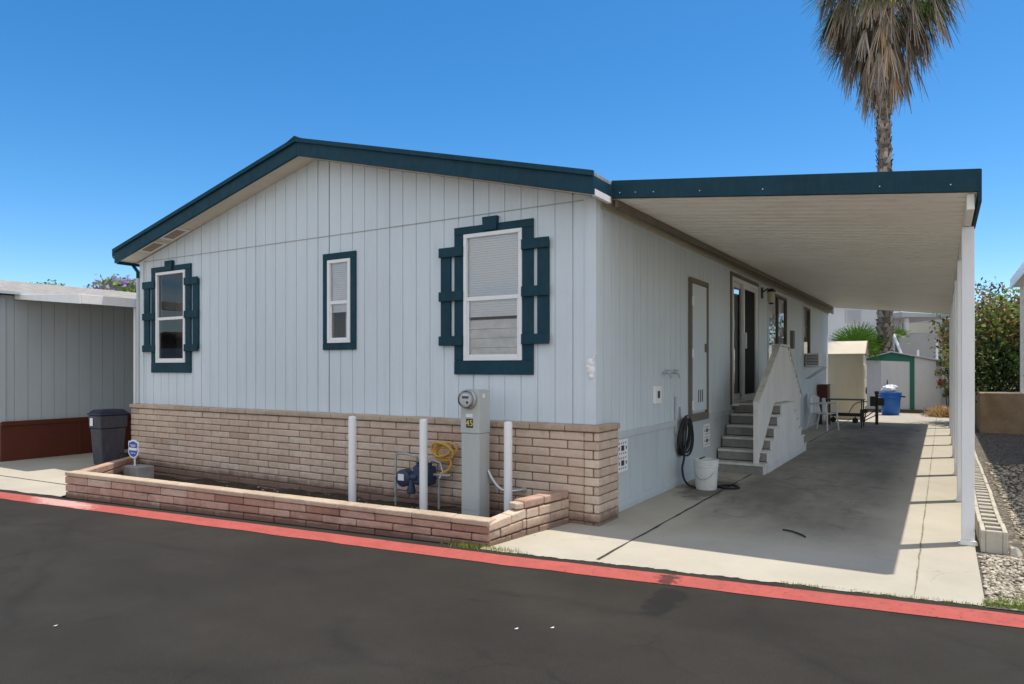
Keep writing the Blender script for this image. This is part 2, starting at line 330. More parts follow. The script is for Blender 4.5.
# ------------------------------------------------------------------ mesh builder
class MB:
    def __init__(s): s.v = []; s.f = []; s.r = []; s.mi = []; s.sm = []
    def add(s, vs, fs, r=.5, mi=0, smooth=False):
        o = len(s.v); s.v += [tuple(map(float, x)) for x in vs]
        for f in fs: s.f.append([i + o for i in f]); s.r.append(r); s.mi.append(mi); s.sm.append(smooth)
        return s
    def box(s, x0, x1, y0, y1, z0, z1, r=.5, mi=0, M=None):
        vs = [(x, y, z) for z in (z0, z1) for y in (y0, y1) for x in (x0, x1)]
        if M is not None: vs = [M @ Vector(v) for v in vs]
        return s.add(vs, [(0, 2, 3, 1), (4, 5, 7, 6), (0, 1, 5, 4), (2, 6, 7, 3), (0, 4, 6, 2), (1, 3, 7, 5)], r, mi)
    def prism(s, poly, a0, a1, axis='y', r=.5, mi=0):
        """polygon in the two other axes, extruded along axis"""
        def p(u, w, t): return {'y': (u, t, w), 'x': (t, u, w), 'z': (u, w, t)}[axis]
        n = len(poly)
        vs = [p(u, w, a0) for u, w in poly] + [p(u, w, a1) for u, w in poly]
        fs = [list(range(n)), list(range(2 * n - 1, n - 1, -1))] + [(i, i + n, (i + 1) % n + n, (i + 1) % n) for i in range(n)]
        return s.add(vs, fs, r, mi)
    def tube(s, path, rad, n=10, r=.5, mi=0, cap=True):
        path = [Vector(p) for p in path]; rads = rad if isinstance(rad, (list, tuple)) else [rad] * len(path)
        vs = []; up = None
        for i, p in enumerate(path):
            t = (path[min(i + 1, len(path) - 1)] - path[max(i - 1, 0)])
            if t.length < 1e-9: t = Vector((0, 0, 1))
            t.normalize()
            if up is None: up = Vector((0, 0, 1)) if abs(t.z) < .9 else Vector((1, 0, 0))
            a = t.cross(up)
            if a.length < 1e-6: a = t.orthogonal()
            a.normalize(); b = a.cross(t).normalized(); up = b
            for k in range(n):
                an = 2 * math.pi * k / n
                vs.append(p + (a * math.cos(an) + b * math.sin(an)) * rads[i])
        fs = [(i * n + k, i * n + (k + 1) % n, (i + 1) * n + (k + 1) % n, (i + 1) * n + k) for i in range(len(path) - 1) for k in range(n)]
        s.add(vs, fs, r, mi, True)
        if cap:
            o = len(s.v) - len(vs)
            for ring in (list(range(n)), list(range((len(path) - 1) * n + n - 1, (len(path) - 1) * n - 1, -1))):
                s.f.append([i + o for i in ring]); s.r.append(r); s.mi.append(mi); s.sm.append(False)
        return s
    def lathe(s, prof, c, n=24, r=.5, mi=0, M=None):
        vs = []
        for rr, z in prof:
            for k in range(n):
                a = 2 * math.pi * k / n; v = Vector((rr * math.cos(a), rr * math.sin(a), z))
                if M is not None: v = M @ v
                vs.append(v + Vector(c))
        fs = [(i * n + k, i * n + (k + 1) % n, (i + 1) * n + (k + 1) % n, (i + 1) * n + k) for i in range(len(prof) - 1) for k in range(n)]
        return s.add(vs, fs, r, mi, True)
    def quad(s, a, b, c, d, r=.5, mi=0): return s.add([a, b, c, d], [(0, 1, 2, 3)], r, mi)
    def strip_leaf(s, p, d, L, w, side, r, droop=.0, seg=2, tipw=.2):
        vs = []; p = Vector(p); d = Vector(d).normalized(); side = Vector(side).normalized()
        for i in range(seg + 1):
            t = i / seg
            q = p + d * (L * t) + Vector((0, 0, -droop * t * t))
            ww = w * (1 - (1 - tipw) * t)
            vs += [q - side * ww / 2, q + side * ww / 2]
        return s.add(vs, [(2 * i, 2 * i + 1, 2 * i + 3, 2 * i + 2) for i in range(seg)], r)

def smooth_path(pts, n=5):
    out = []
    for i in range(len(pts) - 1):
        p0, p1, p2, p3 = [Vector(pts[max(0, min(len(pts) - 1, j))]) for j in (i - 1, i, i + 1, i + 2)]
        for k in range(n):
            t = k / n; out.append(.5 * ((2 * p1) + (p2 - p0) * t + (2 * p0 - 5 * p1 + 4 * p2 - p3) * t * t + (3 * p1 - p0 - 3 * p2 + p3) * t ** 3))
    out.append(Vector(pts[-1])); return out
def world_of(o):
    v = Vector((0, 0, 0))
    while o is not None: v = v + Vector(o.location); o = o.parent
    return v

def build(name, mb, mats, parent=None, bevel=0, seg=2, loc=None, ang=40):
    if not isinstance(mats, (list, tuple)): mats = [mats]
    off = Vector(loc) if loc is not None else Vector((0, 0, 0))
    base = world_of(parent) + off
    me = bpy.data.meshes.new(name)
    me.from_pydata([(x - base.x, y - base.y, z - base.z) for x, y, z in mb.v], [], mb.f)
    for m in mats: me.materials.append(m)
    me.polygons.foreach_set('material_index', mb.mi)
    a = me.attributes.new('rnd', 'FLOAT', 'FACE'); a.data.foreach_set('value', mb.r)
    me.polygons.foreach_set('use_smooth', mb.sm)
    me.update()
    if any(mb.sm): me.set_sharp_from_angle(angle=R(ang))
    o = bpy.data.objects.new(name, me); COL.objects.link(o)
    o.location = off; o.parent = parent
    if bevel:
        b = o.modifiers.new('bevel', 'BEVEL'); b.width = bevel; b.segments = seg; b.limit_method = 'ANGLE'; b.angle_limit = R(35)
    return o

def tag(o, label=None, cat=None, group=None, kind=None):
    for k, v in (('label', label), ('category', cat), ('group', group), ('kind', kind)):
        if v: o[k] = v
    return o
def thing(name, label, cat, loc, group=None):
    o = bpy.data.objects.new(name, None); o.empty_display_size = .2; COL.objects.link(o); o.location = loc
    return tag(o, label, cat, group)
def single(name, mb, mats, label, cat, loc, group=None, **k):
    return tag(build(name, mb, mats, None, loc=loc, **k), label, cat, group)
def struct(name, mb, mats, loc=(0, 0, 0), **k):
    return tag(build(name, mb, mats, None, loc=loc, **k), kind='structure')
def copy_tree(o, loc=None, parent=None):
    c = o.copy(); COL.objects.link(c); c.parent = parent
    if loc is not None: c.location = loc
    for ch in list(o.children): copy_tree(ch, None, c)
    return c

M = make_mats()
rnd = random.random
def ru(a, b): return random.uniform(a, b)

# ================================================================== GROUND
def roadline(x):      # near kerb line of the street (edge of the asphalt)
    pts = [(-60, -9.6), (-7.3, -2.2), (-.08, -1.32), (3.3, -.80), (60, 7.0)]
    for (a, b), (c, d) in zip(pts, pts[1:]):
        if x <= c: return b + (d - b) * (x - a) / (c - a)
    return pts[-1][1]
g = MB(); g.quad((-400, -400, -.12), (400, -400, -.12), (400, 400, -.12), (-400, 400, -.12)); struct('ground', g, M['ground'])

rd = MB(); xs = [-60, -30, -15, -7.3, -4, -.08, 3.3, 15, 60]
for a, b in zip(xs, xs[1:]):
    rd.quad((a, roadline(a) - 7, 0), (b, roadline(b) - 7, 0), (b, roadline(b) + .13, 0), (a, roadline(a) + .13, 0))
struct('road', rd, M['asphalt'])
op = MB()
for a, b in zip(xs, xs[1:]): op.quad((a, roadline(a) - 30, -.004), (b, roadline(b) - 30, -.004), (b, roadline(b) - 6.6, -.004), (a, roadline(a) - 6.6, -.004))
struct('pavement', op, M['concrete'])  # unseen pale paving across the street, added to bounce sunlight onto the gable

def jag(x0, x1, n, off=0, amp=.012):
    out = []; w = 0
    for i in range(n + 1):
        x = x0 + (x1 - x0) * i / n; w = w * .6 + ru(-amp, amp)
        out.append((x, roadline(x) + off + w))
    return out
# driveway slab: front edge is ragged where the seal coat laps over it
fr = jag(-.42, 3.11, 170, .0, .013)
dv = MB()
for (x0, y0), (x1, y1) in zip(fr, fr[1:]):
    dv.add([(x0, y0, .004), (x1, y1, .004), (x1, y1 + .02, .012), (x0, y0 + .02, .012), (x1, -.55, .012), (x0, -.55, .012)], [(0, 1, 2, 3), (3, 2, 4, 5)])
dv.quad((-.42, -.55, .012), (3.11, -.55, .012), (3.11, 20.2, .012), (-.42, 20.2, .012))
dv.add([(3.11, y, z) for y in (-.8, 20.2) for z in (-.12, .012)], [(0, 2, 3, 1)])
struct('driveway', dv, M['concrete'])
# expansion joints as thin dark grooves lying on the slab
jm = paint('joint_dirt', (.05, .045, .038), .95, .3, 20, False, .3)
jm2 = paint('joint_sand', (.24, .205, .15), .95, .45, 14, False, .3, dirt=(.10, .08, .05), dirt_amt=.8)
def ragged_line(p, q, w, z, n=60):
    m = MB(); px = None
    for i in range(n + 1):
        t = i / n; x = p[0] + (q[0] - p[0]) * t; y = p[1] + (q[1] - p[1]) * t
        ww = w * ru(.45, 1.3); dx = ru(-.004, .004)
        cur = ((x - ww / 2 + dx, y, z), (x + ww / 2 + dx, y, z))
        if px: m.quad(px[0], px[1], cur[1], cur[0])
        px = cur
    return m
jj = ragged_line((.57, -1.18), (.57, 20), .022, .0155, 130)
jj2 = ragged_line((2.72, -.85), (2.72, 20), .011, .0155, 130)
tag(build('driveway_joint', jj, jm, None), kind='structure'); tag(build('driveway_joint', jj2, jm2, None), kind='structure')
# strip of concrete at the neighbour's side
lf = jag(-14, -5.95, 80, .02, .015)
lc = MB()
for (x0, y0), (x1, y1) in zip(lf, lf[1:]):
    lc.add([(x0, y0, .004), (x1, y1, .004), (x1, y1 + .02, .012), (x0, y0 + .02, .012), (x1, -1.75, .012), (x0, -1.75, .012)], [(0, 1, 2, 3), (3, 2, 4, 5)])
lc.add([(-14, -1.75, .012), (-5.97, -1.75, .012), (-7.84, -.13, .012), (-7.84, 12, .012), (-14, 12, .012)], [(0, 1, 2, 3, 4)])
struct('pavement', lc, M['concrete'])
lj = MB(); lj.add([(-9.2, -1.74, .0155), (-6.25, -1.57, .0155), (-6.25, -1.55, .0155), (-9.2, -1.72, .0155)], [(0, 1, 2, 3)])
tag(build('pavement_joint', lj, jm, None), kind='structure')
# red no-parking line
rl = MB(); px = None; nn = 260
for i in range(nn + 1):
    x = -30 + 50 * i / nn
    yt = roadline(x) - (.07 if x > -4 else .07) + ru(-.006, .006) - .03; yb = yt - .255 + ru(-.008, .008)
    if px: rl.quad((px[0], px[2], .004), (x, yb, .004), (x, yt, .004), (px[0], px[1], .004))
    px = (x, yt, yb)
struct('road_marking', rl, M['red'])
# gravel yard right of the block row
gb = MB(); gb.quad((3.11, -.86, .006), (14, .75, .006), (14, 13.5, .006), (3.11, 13.5, .006)); struct('gravel_bed', gb, M['gravelbed'])
terr = MB(); terr.box(3.78, 22, 13.62, 60, -.03, .93); struct('terrain', terr, M['ground'])

ICO = []
ph = (1 + 5 ** .5) / 2
for a, b in ((1, ph),):
    ICO = [(-1, ph, 0), (1, ph, 0), (-1, -ph, 0), (1, -ph, 0), (0, -1, ph), (0, 1, ph), (0, -1, -ph), (0, 1, -ph), (ph, 0, -1), (ph, 0, 1), (-ph, 0, -1), (-ph, 0, 1)]
ICOF = [(0, 11, 5), (0, 5, 1), (0, 1, 7), (0, 7, 10), (0, 10, 11), (1, 5, 9), (5, 11, 4), (11, 10, 2), (10, 7, 6), (7, 1, 8), (3, 9, 4), (3, 4, 2), (3, 2, 6), (3, 6, 8), (3, 8, 9), (4, 9, 5), (2, 4, 11), (6, 2, 10), (8, 6, 7), (9, 8, 1)]
def stone(mb, x, y, z, s, r):
    a = ru(0, 6.28); sx, sy, sz = s * ru(.7, 1.3), s * ru(.7, 1.3), s * ru(.45, .8)
    vs = []
    for p in ICO:
        q = [c / 1.9 * ru(.85, 1.15) for c in p]
        vs.append((x + (q[0] * math.cos(a) - q[1] * math.sin(a)) * sx, y + (q[0] * math.sin(a) + q[1] * math.cos(a)) * sy, z + q[2] * sz))
    mb.add(vs, ICOF, r, 0, True)
gs = MB()
for i in range(12000):
    y = -.85 + 8.0 * rnd() ** 1.9; x = ru(3.13, 3.13 + 1.0 + .35 * max(0, y))
    if y < roadline(x) + .05: continue
    if .62 < y and x < 3.46: continue
    stone(gs, x, y, .008 + ru(0, .010), ru(.008, .019) * (1 + max(0, y) * .12), rnd())
tag(build('gravel', gs, M['stone'], None, ang=80), kind='stuff')

gr = MB()
def blade(mb, x, y, h, w, r):
    a = ru(0, 6.28); lean = ru(.1, .7) * h; dx, dy = math.cos(a), math.sin(a); b = ru(0, 6.28)
    sx, sy = math.cos(b) * w / 2, math.sin(b) * w / 2
    mb.add([(x - sx, y - sy, .0), (x + sx, y + sy, .0), (x + dx * lean * .4 + sx * .7, y + dy * lean * .4 + sy * .7, h * .6), (x + dx * lean * .4 - sx * .7, y + dy * lean * .4 - sy * .7, h * .6), (x + dx * lean, y + dy * lean, h)], [(0, 1, 2, 3), (3, 2, 4)], r)
for i in range(6500):
    x = 3.10 + 1.5 * rnd() ** .8; y = roadline(x) + ru(-.02, .03) + abs(random.gauss(0, .33)) * min(1.2, .08 + (x - 3.1) * 1.6)
    blade(gr, x, y, ru(.015, .05), ru(.003, .007), min(1, max(0, random.gauss(.5, .25))))
for i in range(380):     # weeds along the slab edge
    x = ru(1.9, 3.15); blade(gr, x, roadline(x) + random.gauss(-.005, .01), ru(.008, .028), .004, ru(.2, .9))
tag(build('grass', gr, M['grass'], None), kind='stuff')
wd = MB()
for i in range(420):
    x = random.choice([random.gauss(-.55, .1), random.gauss(-.22, .1)]); blade(wd, x, -1.35 + .12 * (x + .37) + random.gauss(0, .025), ru(.015, .05), .005, ru(.4, 1))
tag(build('weeds', wd, M['grass'], None), kind='stuff')

# ================================================================== THE HOUSE
XL, XR, YB = -7.78, 0.0, 16.15
RIDGE = -3.87
EAVE = 3.19
SL = .25
def ztop(x): return EAVE + SL * (x - XL if x < RIDGE else XR - x) + (.0 if x < RIDGE else .0)
home = thing('mobile_home', 'pale grey single-storey mobile home with dark teal trim and a tan block skirt', 'house', (-3.9, 0, 0))

def grooved(x0, x1, zf, z0, holes, step=.2, gw=.012, gd=.009, deep=None, place=None, start=None):
    """vertical board siding with real grooves; holes are (xa,xb,za,zb) openings"""
    br = set([x0, x1]); gro = {}
    x = start if start is not None else x0 + step / 2
    while x < x1 - .03:
        if x > x0 + .03:
            wide = .02 if deep and any(abs(x - q) < .05 for q in deep) else gw
            br |= {x - wide / 2, x + wide / 2}; gro[(round(x - wide / 2, 5), round(x + wide / 2, 5))] = gd * (1.6 if wide > gw else 1)
        x += step
    for h in holes: br |= {h[0], h[1]}
    if x0 < RIDGE < x1 and place == 'gable': br.add(RIDGE)
    br = sorted(br); mb = MB()
    prevd = None
    def P(x, d, z): return (x, d, z) if place in ('gable', 'front') else ((-d, x, z))
    for a, b in zip(br, br[1:]):
        if b - a < 1e-5: continue
        mid = (a + b) / 2
        d = 0
        for (p, q), dd in gro.items():
            if p - 1e-6 <= mid <= q + 1e-6: d = dd
        zs = [z0]
        for h in holes:
            if h[0] - 1e-6 <= mid <= h[1] + 1e-6: zs += [h[2], h[3]]
        zs = sorted(zs); segs = []
        if len(zs) == 1: segs = [(z0, None)]
        else:
            lo = zs[0]
            for i in range(1, len(zs), 2): segs.append((lo, zs[i])); lo = zs[i + 1]
            segs.append((lo, None))
        for lo, hi in segs:
            za, zb = (zf(a), zf(b)) if hi is None else (hi, hi)
            v = [P(a, d, lo), P(b, d, lo), P(b, d, zb), P(a, d, za)]
            mb.add(v, [(0, 1, 2, 3)])
            if d:   # groove cheeks
                for xx, zt in ((a, za), (b, zb)):
                    mb.add([P(xx, 0, lo), P(xx, d, lo), P(xx, d, zt), P(xx, 0, zt)], [(0, 1, 2, 3)])
    return mb

W1 = (-1.555, -.815, 1.60, 2.97)
W3 = (-7.335, -6.595, 1.60, 2.97)
W2 = (-3.645, -3.255, 1.83, 2.86)
fw = grooved(XL, XR, ztop, .75, [W1, W2, W3], deep=[-5.04 - .0, -3.84, -2.64, -6.24, -1.44, -.24], place='gable', start=-7.64)
build('front_wall', fw, M['siding'], home)
# horizontal batten joint across the gable
hb = MB()
for a, b in ((XL + .03, -.12),): hb.prism([(a, 3.165), (b, 3.165), (b, 3.175), (a, 3.175)], -.006, -.001)
build('wall_batten', hb, paint('batten_joint_gray', (.36, .37, .36), .7, .1, 4, False), home)  # thin strip in a darker gray than the siding
SD = (5.12, 6.92, .95, 2.99)    # sliding door opening on the side wall
WA = (7.88, 9.75, 1.50, 3.02)
WB = (11.85, 12.85, 1.55, 3.02)
sw = grooved(0, YB, lambda y: EAVE, .85, [SD, WA, WB], place='side', start=.2)
build('side_wall', sw, M['siding'], home)
sk = grooved(.3, YB, lambda y: .80, -.02, [], step=.4, gw=.006, gd=.004, place='side', start=.5)
build('skirting', sk, M['skirt'], home)
tb = MB(); tb.box(-.002, .016, .34, YB, .785, .855); tb.box(-.002, .012, .34, YB, .05, .12)
build('skirt_trim', tb, M['skirt'], home, bevel=.003)
bw = MB(); bw.quad((XL, 0, 0), (XL, YB, 0), (XL, YB, EAVE), (XL, 0, EAVE)); bw.add([(XL, YB, 0), (0, YB, 0), (0, YB, EAVE), (RIDGE, YB, ztop(RIDGE)), (XL, YB, EAVE)], [(0, 1, 2, 3, 4)])
bw.quad((XL, 0, .75), (0, 0, .75), (0, YB, .75), (XL, YB, .75))
build('rear_wall', bw, M['siding'], home)
ct = MB(); ct.prism([(-.105, -.016), (.016, -.016), (.016, .10), (.001, .10), (.001, -.001), (-.105, -.001)], .9, EAVE - .02, 'z')
build('corner_trim', ct, M['siding'], home, bevel=.003)
ct = MB(); ct.box(XL - .012, XL + .09, -.016, -.001, .9, EAVE - .01)
build('corner_trim', ct, M['siding'], home, bevel=.003)
fz = MB(); fz.box(.001, .026, .10, YB, 3.10, 3.185)
build('frieze_board', fz, M['beige'], home, bevel=.003)

# --- roof
YF, YR = -.32, 16.4
AY0_ = .12
OL, OR = .17, .13
def roofz(x): return 3.335 + (4.335 - 3.335) * ((x - (XL - OL)) / (RIDGE - XL + OL) if x < RIDGE else ((XR + OR) - x) / (XR + OR - RIDGE))
rf = MB()
xl, xr = XL - OL, XR + OR
rf.prism([(xl, roofz(xl) - .03), (RIDGE, roofz(RIDGE) - .03), (xr, roofz(xr) - .03), (xr, roofz(xr)), (RIDGE, roofz(RIDGE)), (xl, roofz(xl))], YF - .015, YR)
build('roof', rf, M['shingle'], home)
FH = .205
fa = MB()
fa.prism([(xl, roofz(xl) - FH), (RIDGE, roofz(RIDGE) - FH), (RIDGE, roofz(RIDGE) - .032), (xl, roofz(xl) - .032)], YF, YF + .035)
fa.prism([(RIDGE, roofz(RIDGE) - FH), (xr, roofz(xr) - FH), (xr, roofz(xr) - .032), (RIDGE, roofz(RIDGE) - .032)], YF, YF + .035)
build('fascia', fa, M['teal'], home, bevel=.004)
dr = MB()
for a, b in ((xl - .012, RIDGE), (RIDGE, xr + .012)):
    dr.prism([(a, roofz(a) - .04), (b, roofz(b) - .04), (b, roofz(b) + .012), (a, roofz(a) + .012)], YF - .03, YF - .002)
build('drip_edge', dr, M['teal'], home, bevel=.003)
rc = MB(); rc.prism([(RIDGE - .16, roofz(RIDGE - .16) + .004), (RIDGE, roofz(RIDGE) + .03), (RIDGE + .16, roofz(RIDGE + .16) + .004), (RIDGE, roofz(RIDGE) + .004)], YF - .034, YR)
build('ridge_cap', rc, M['teal'], home)
sf = MB()
for a, b in ((xl, RIDGE), (RIDGE, xr)):
    sf.prism([(a, roofz(a) - FH + .03), (b, roofz(b) - FH + .03), (b, roofz(b) - FH + .045), (a, roofz(a) - FH + .045)], YF + .036, .0)
for a, b in ((xl, XL - .001), (XR + .001, xr - .03)):
    sf.prism([(a, roofz(xr) - FH + .03), (b, roofz(xr) - FH + .03), (b, roofz(xr) - FH + .045), (a, roofz(xr) - FH + .045)], .002, YR - .02)
build('soffit', sf, M['soffit'], home)
ef = MB(); ef.box(xr - .028, xr, YF + .036, AY0_ - .034, 3.19, roofz(xr) - .032); ef.box(xl, xl + .028, YF + .036, YR, 3.12, roofz(xl) - .032)
build('eave_fascia', ef, M['teal'], home, bevel=.003)
eg = MB(); eg.box(xr - .028, xr - .004, AY0_ - .03, YR, 3.11, roofz(xr) - .034)
build('eave_fascia', eg, M['dark_trim'], home, bevel=.003)
we = MB(); we.box(xr - .03, xr + .003, YF + .036, AY0_ - .036, 3.125, 3.187)
build('eave_flashing', we, M['white'], home, bevel=.002)
gt = MB(); gt.prism([(xl - .002, 3.315), (xl - .002, 3.21), (xl - .07, 3.21), (xl - .10, 3.25), (xl - .10, 3.315), (xl - .085, 3.315), (xl - .085, 3.255), (xl - .06, 3.225), (xl - .016, 3.225), (xl - .016, 3.315)], YF + .02, YR - .2)
build('gutter', gt, M['teal'], home)
ds = MB(); ds.tube([(xl - .05, -.02, 3.22), (xl - .05, -.02, 3.17), (xl + .04, -.03, 3.10), (XL - .032, -.03, 3.02), (XL - .03, -.03, 2.92)], .026, 10)
build('downspout', ds, M['teal'], home)
ds = MB(); ds.tube([(XL - .03, -.03, 2.93), (XL - .03, -.03, .975)], .024, 10); build('downspout', ds, M['skirt'], home)
for xa in (-7.42, -6.86):
    sv = MB(); z = lambda x: roofz(x) - FH + .024
    xb = xa + .42; ya, yb = -.262, -.045
    vf = MB()
    for (p, q, r_, s_) in ((xa, xb, ya, ya + .028), (xa, xb, yb - .028, yb), (xa, xa + .04, ya + .028, yb - .028), (xb - .04, xb, ya + .028, yb - .028)):
        vf.add([(p, r_, z(p)), (q, r_, z(q)), (q, s_, z(q)), (p, s_, z(p)), (p, r_, z(p) - .006), (q, r_, z(q) - .006), (q, s_, z(q) - .006), (p, s_, z(p) - .006)], [(0, 3, 2, 1), (4, 5, 6, 7), (0, 1, 5, 4), (2, 3, 7, 6), (1, 2, 6, 5), (0, 4, 7, 3)])
    o = build('soffit_vent', vf, M['white'], home)
    k = MB(); k.quad((xa + .04, ya + .028, z(xa + .04) + .002), (xb - .04, ya + .028, z(xb - .04) + .002), (xb - .04, yb - .028, z(xb - .04) + .002), (xa + .04, yb - .028, z(xa + .04) + .002))
    build('vent_mesh', k, paint('vent_mesh_tan', (.40, .30, .22), .8, .2, 40, False, .4, 200), o)

# --- windows on the gable
def window(rect, blind, trimw, keystone=False, shutters=False, name='window'):
    xa, xb, za, zb = rect
    fr = MB(); w = .042; y0, y1 = -.035, .05
    for r4 in ((xa, xb, zb - w, zb), (xa, xb, za, za + w), (xa, xa + w, za + w, zb - w), (xb - w, xb, za + w, zb - w)):
        fr.box(r4[0], r4[1], y0, y1, r4[2], r4[3])
    zm = za + (zb - za) * .485
    fr.box(xa + w, xb - w, y0 + .006, y1 - .02, zm - .022, zm + .022)
    s = .022     # lower sash
    for r4 in ((xa + w, xa + w + s, za + w, zm - .022), (xb - w - s, xb - w, za + w, zm - .022), (xa + w + s, xb - w - s, za + w, za + w + s)):
        fr.box(r4[0], r4[1], y0 + .012, y1 - .03, r4[2], r4[3])
    win = build(name, fr, M['vinyl'], home, bevel=.004)
    gl = MB(); gl.quad((xa + w, -.002, zm + .022), (xb - w, -.002, zm + .022), (xb - w, -.002, zb - w), (xa + w, -.002, zb - w))
    gl.quad((xa + w + s, -.008, za + w + s), (xb - w - s, -.008, za + w + s), (xb - w - s, -.008, zm - .022), (xa + w + s, -.008, zm - .022))
    build('pane', gl, M['glass'], win)
    tr = MB(); t = trimw; ty0, ty1 = -.026, -.001
    tt = .085 if keystone else t
    tr.box(xa - t, xb + t, ty0, ty1, zb + .001, zb + tt); tr.box(xa - t, xb + t, ty0, ty1, za - (.15 if keystone else t), za - .001)
    tr.box(xa - t, xa - .001, ty0 + .002, ty1, za, zb); tr.box(xb + .001, xb + t, ty0 + .002, ty1, za, zb)
    if keystone:
        c = (xa + xb) / 2 - .02
        tr.prism([(c - .085, zb + .015), (c + .085, zb + .015), (c + .095, zb + .16), (c - .095, zb + .16)], -.05, -.003)
    build('window_trim', tr, M['teal'], win, bevel=.004)
    if shutters:
        for sgn in (-1, 1):
            sh = MB()
            e = xa if sgn < 0 else xb
            def bx(u0, u1, yy0, yy1, z0, z1):
                a, b = e + sgn * u0, e + sgn * u1
                sh.box(min(a, b), max(a, b), yy0, yy1, z0, z1)
            bx(.18, .315, -.028, -.001, 1.80, 2.82)
            for z0 in (1.765, 2.255, 2.74): bx(.004, .325, -.055, -.0285, z0, z0 + .105)
            build('shutter', sh, M['teal'], win, bevel=.004)
    blind(xa, xb, za, zb, zm, win)
    return win
def slats(xa, xb, z0, z1, y=.075, st=.05):
    m = MB(); z = z0
    while z < z1:
        m.add([(xa, y - .002, z), (xb, y - .002, z), (xb, y + .002, z + st * .97), (xa, y + .002, z + st * .97)], [(0, 1, 2, 3)]); z += st
    return m
def blind_and_reflection(xa, xb, za, zb, zm, win):
    m = slats(xa + .01, xb - .01, za + .47, zb - .01, .012, .026)
    build('blind', m, M['blind'], win)
    m = slats(xa + .01, xb - .01, za + .04, za + .425, .010, .10)  # pale panel and bars stand in for a fence reflected in the lower pane
    m.box(xa + .01, xb - .01, .002, .006, za + .255, za + .27); m.box(xa + .01, xb - .01, .002, .006, za + .085, za + .095)
    build('blind', m, M['curtain'], win)
def blind_mid(xa, xb, za, zb, zm, win):
    m = slats(xa + .01, xb - .01, zm - .12, zb - .02, .012, .026); build('blind', m, M['blind'], win)
    c = MB()
    for k in range(8):
        x = xa + .17 + k * .025; c.add([(x, .12 + .02 * (k % 2), za + .04), (x + .025, .12 + .02 * ((k + 1) % 2), za + .04), (x + .02, .12 + .02 * ((k + 1) % 2), zm - .1), (x - .004, .12 + .02 * (k % 2), zm - .1)], [(0, 1, 2, 3)])
    build('curtain', c, M['curtain'], win)
def dark_backing_left(xa, xb, za, zb, zm, win):
    c = MB(); c.quad((xa, .3, za), (xb, .3, za), (xb, .3, zb), (xa, .3, zb)); build('blind', c, M['dark'], win)  # dark sheet behind the glass, its colour standing in for the unlit room
window(W3, dark_backing_left, .13, True, True)
window(W2, blind_mid, .085)
window(W1, blind_and_reflection, .13, True, True)

# --- side wall parts
# narrow utility door
ud = MB(); ud.box(.004, .03, 2.98, 3.66, .93, 2.66)
o = build('access_door', ud, M['siding'], home, bevel=.004)
t = MB()
for (a, b, c, d) in ((2.91, 2.975, .90, 2.66), (3.665, 3.73, .90, 2.66), (2.91, 3.73, 2.665, 2.73)): t.box(.0015, .042, a, b, c, d)
t.box(.0015, .045, 2.91, 3.73, .80, .898)
build('door_trim', t, M['dark_trim'], o, bevel=.003)
for z in (2.42, 1.72, 1.02):
    h = MB(); h.box(.0305, .046, 2.955, 3.03, z - .06, z + .06); build('hinge', h, M['white'], o, bevel=.003)
hh = MB(); hh.box(.0305, .05, 3.56, 3.60, 1.74, 1.86); build('handle', hh, M['dark_trim'], o, bevel=.003)
lv = MB()
for k in range(3): lv.box(.0303, .034, 3.25 + k * .09, 3.29 + k * .09, 1.05, 1.22)
build('louvre', lv, M['dark_trim'], o)
# sliding glass door
def sidebox(m, y0, y1, z0, z1, x0, x1, **k): return m.box(x0, x1, y0, y1, z0, z1, **k)
fr = MB(); y0, y1, z0, z1 = SD
for (a, b, c, d) in ((y0, y0 + .06, z0, z1), (y1 - .06, y1, z0, z1), (y0 + .06, y1 - .06, z1 - .06, z1), (y0 + .06, y1 - .06, z0, z0 + .05)): sidebox(fr, a, b, c, d, -.10, .03)
o = build('sliding_door', fr, M['vinyl'], home, bevel=.004)
t = MB()
for (a, b, c, d) in ((y0 - .07, y0 - .001, z0 - .02, z1 + .07), (y1 + .001, y1 + .07, z0 - .02, z1 + .07), (y0, y1, z1 + .001, z1 + .07)): sidebox(t, a, b, c, d, .001, .022)
build('door_trim', t, M['dark_trim'], o, bevel=.003)
ym = 6.02
f2 = MB()
for (a, b, c, d) in ((y0 + .07, y0 + .13, z0 + .05, z1 - .06), (ym - .06, ym, z0 + .05, z1 - .06), (y0 + .13, ym - .06, z1 - .13, z1 - .06), (y0 + .13, ym - .06, z0 + .05, z0 + .14)): sidebox(f2, a, b, c, d, -.085, -.045)
pn = build('sliding_panel', f2, M['vinyl'], o, bevel=.004)
f3 = MB()
for (a, b, c, d) in ((ym - .10, ym - .04, z0 + .05, z1 - .06), (y1 - .12, y1 - .06, z0 + .05, z1 - .06), (ym - .04, y1 - .12, z1 - .12, z1 - .06), (ym - .04, y1 - .12, z0 + .05, z0 + .12)): sidebox(f3, a, b, c, d, -.035, .012)
build('screen_frame', f3, M['vinyl'], o, bevel=.004)
f4 = MB(); f4.quad((-.012, ym - .04, z0 + .12), (-.012, y1 - .12, z0 + .12), (-.012, y1 - .12, z1 - .12), (-.012, ym - .04, z1 - .12)); build('screen', f4, M['screen'], o)
f5 = MB(); f5.quad((-.065, y0 + .13, z0 + .14), (-.065, ym - .06, z0 + .14), (-.065, ym - .06, z1 - .13), (-.065, y0 + .13, z1 - .13)); build('door_glass', f5, M['glass'], o)
f6 = MB(); f6.box(.0125, .05, ym - .095, ym - .055, 1.85, 2.12); build('door_handle', f6, M['vinyl'], o, bevel=.006)
f6 = MB(); f6.box(-.044, -.01, y0 + .085, y0 + .12, 1.85, 2.10); build('door_handle', f6, M['vinyl'], o, bevel=.006)
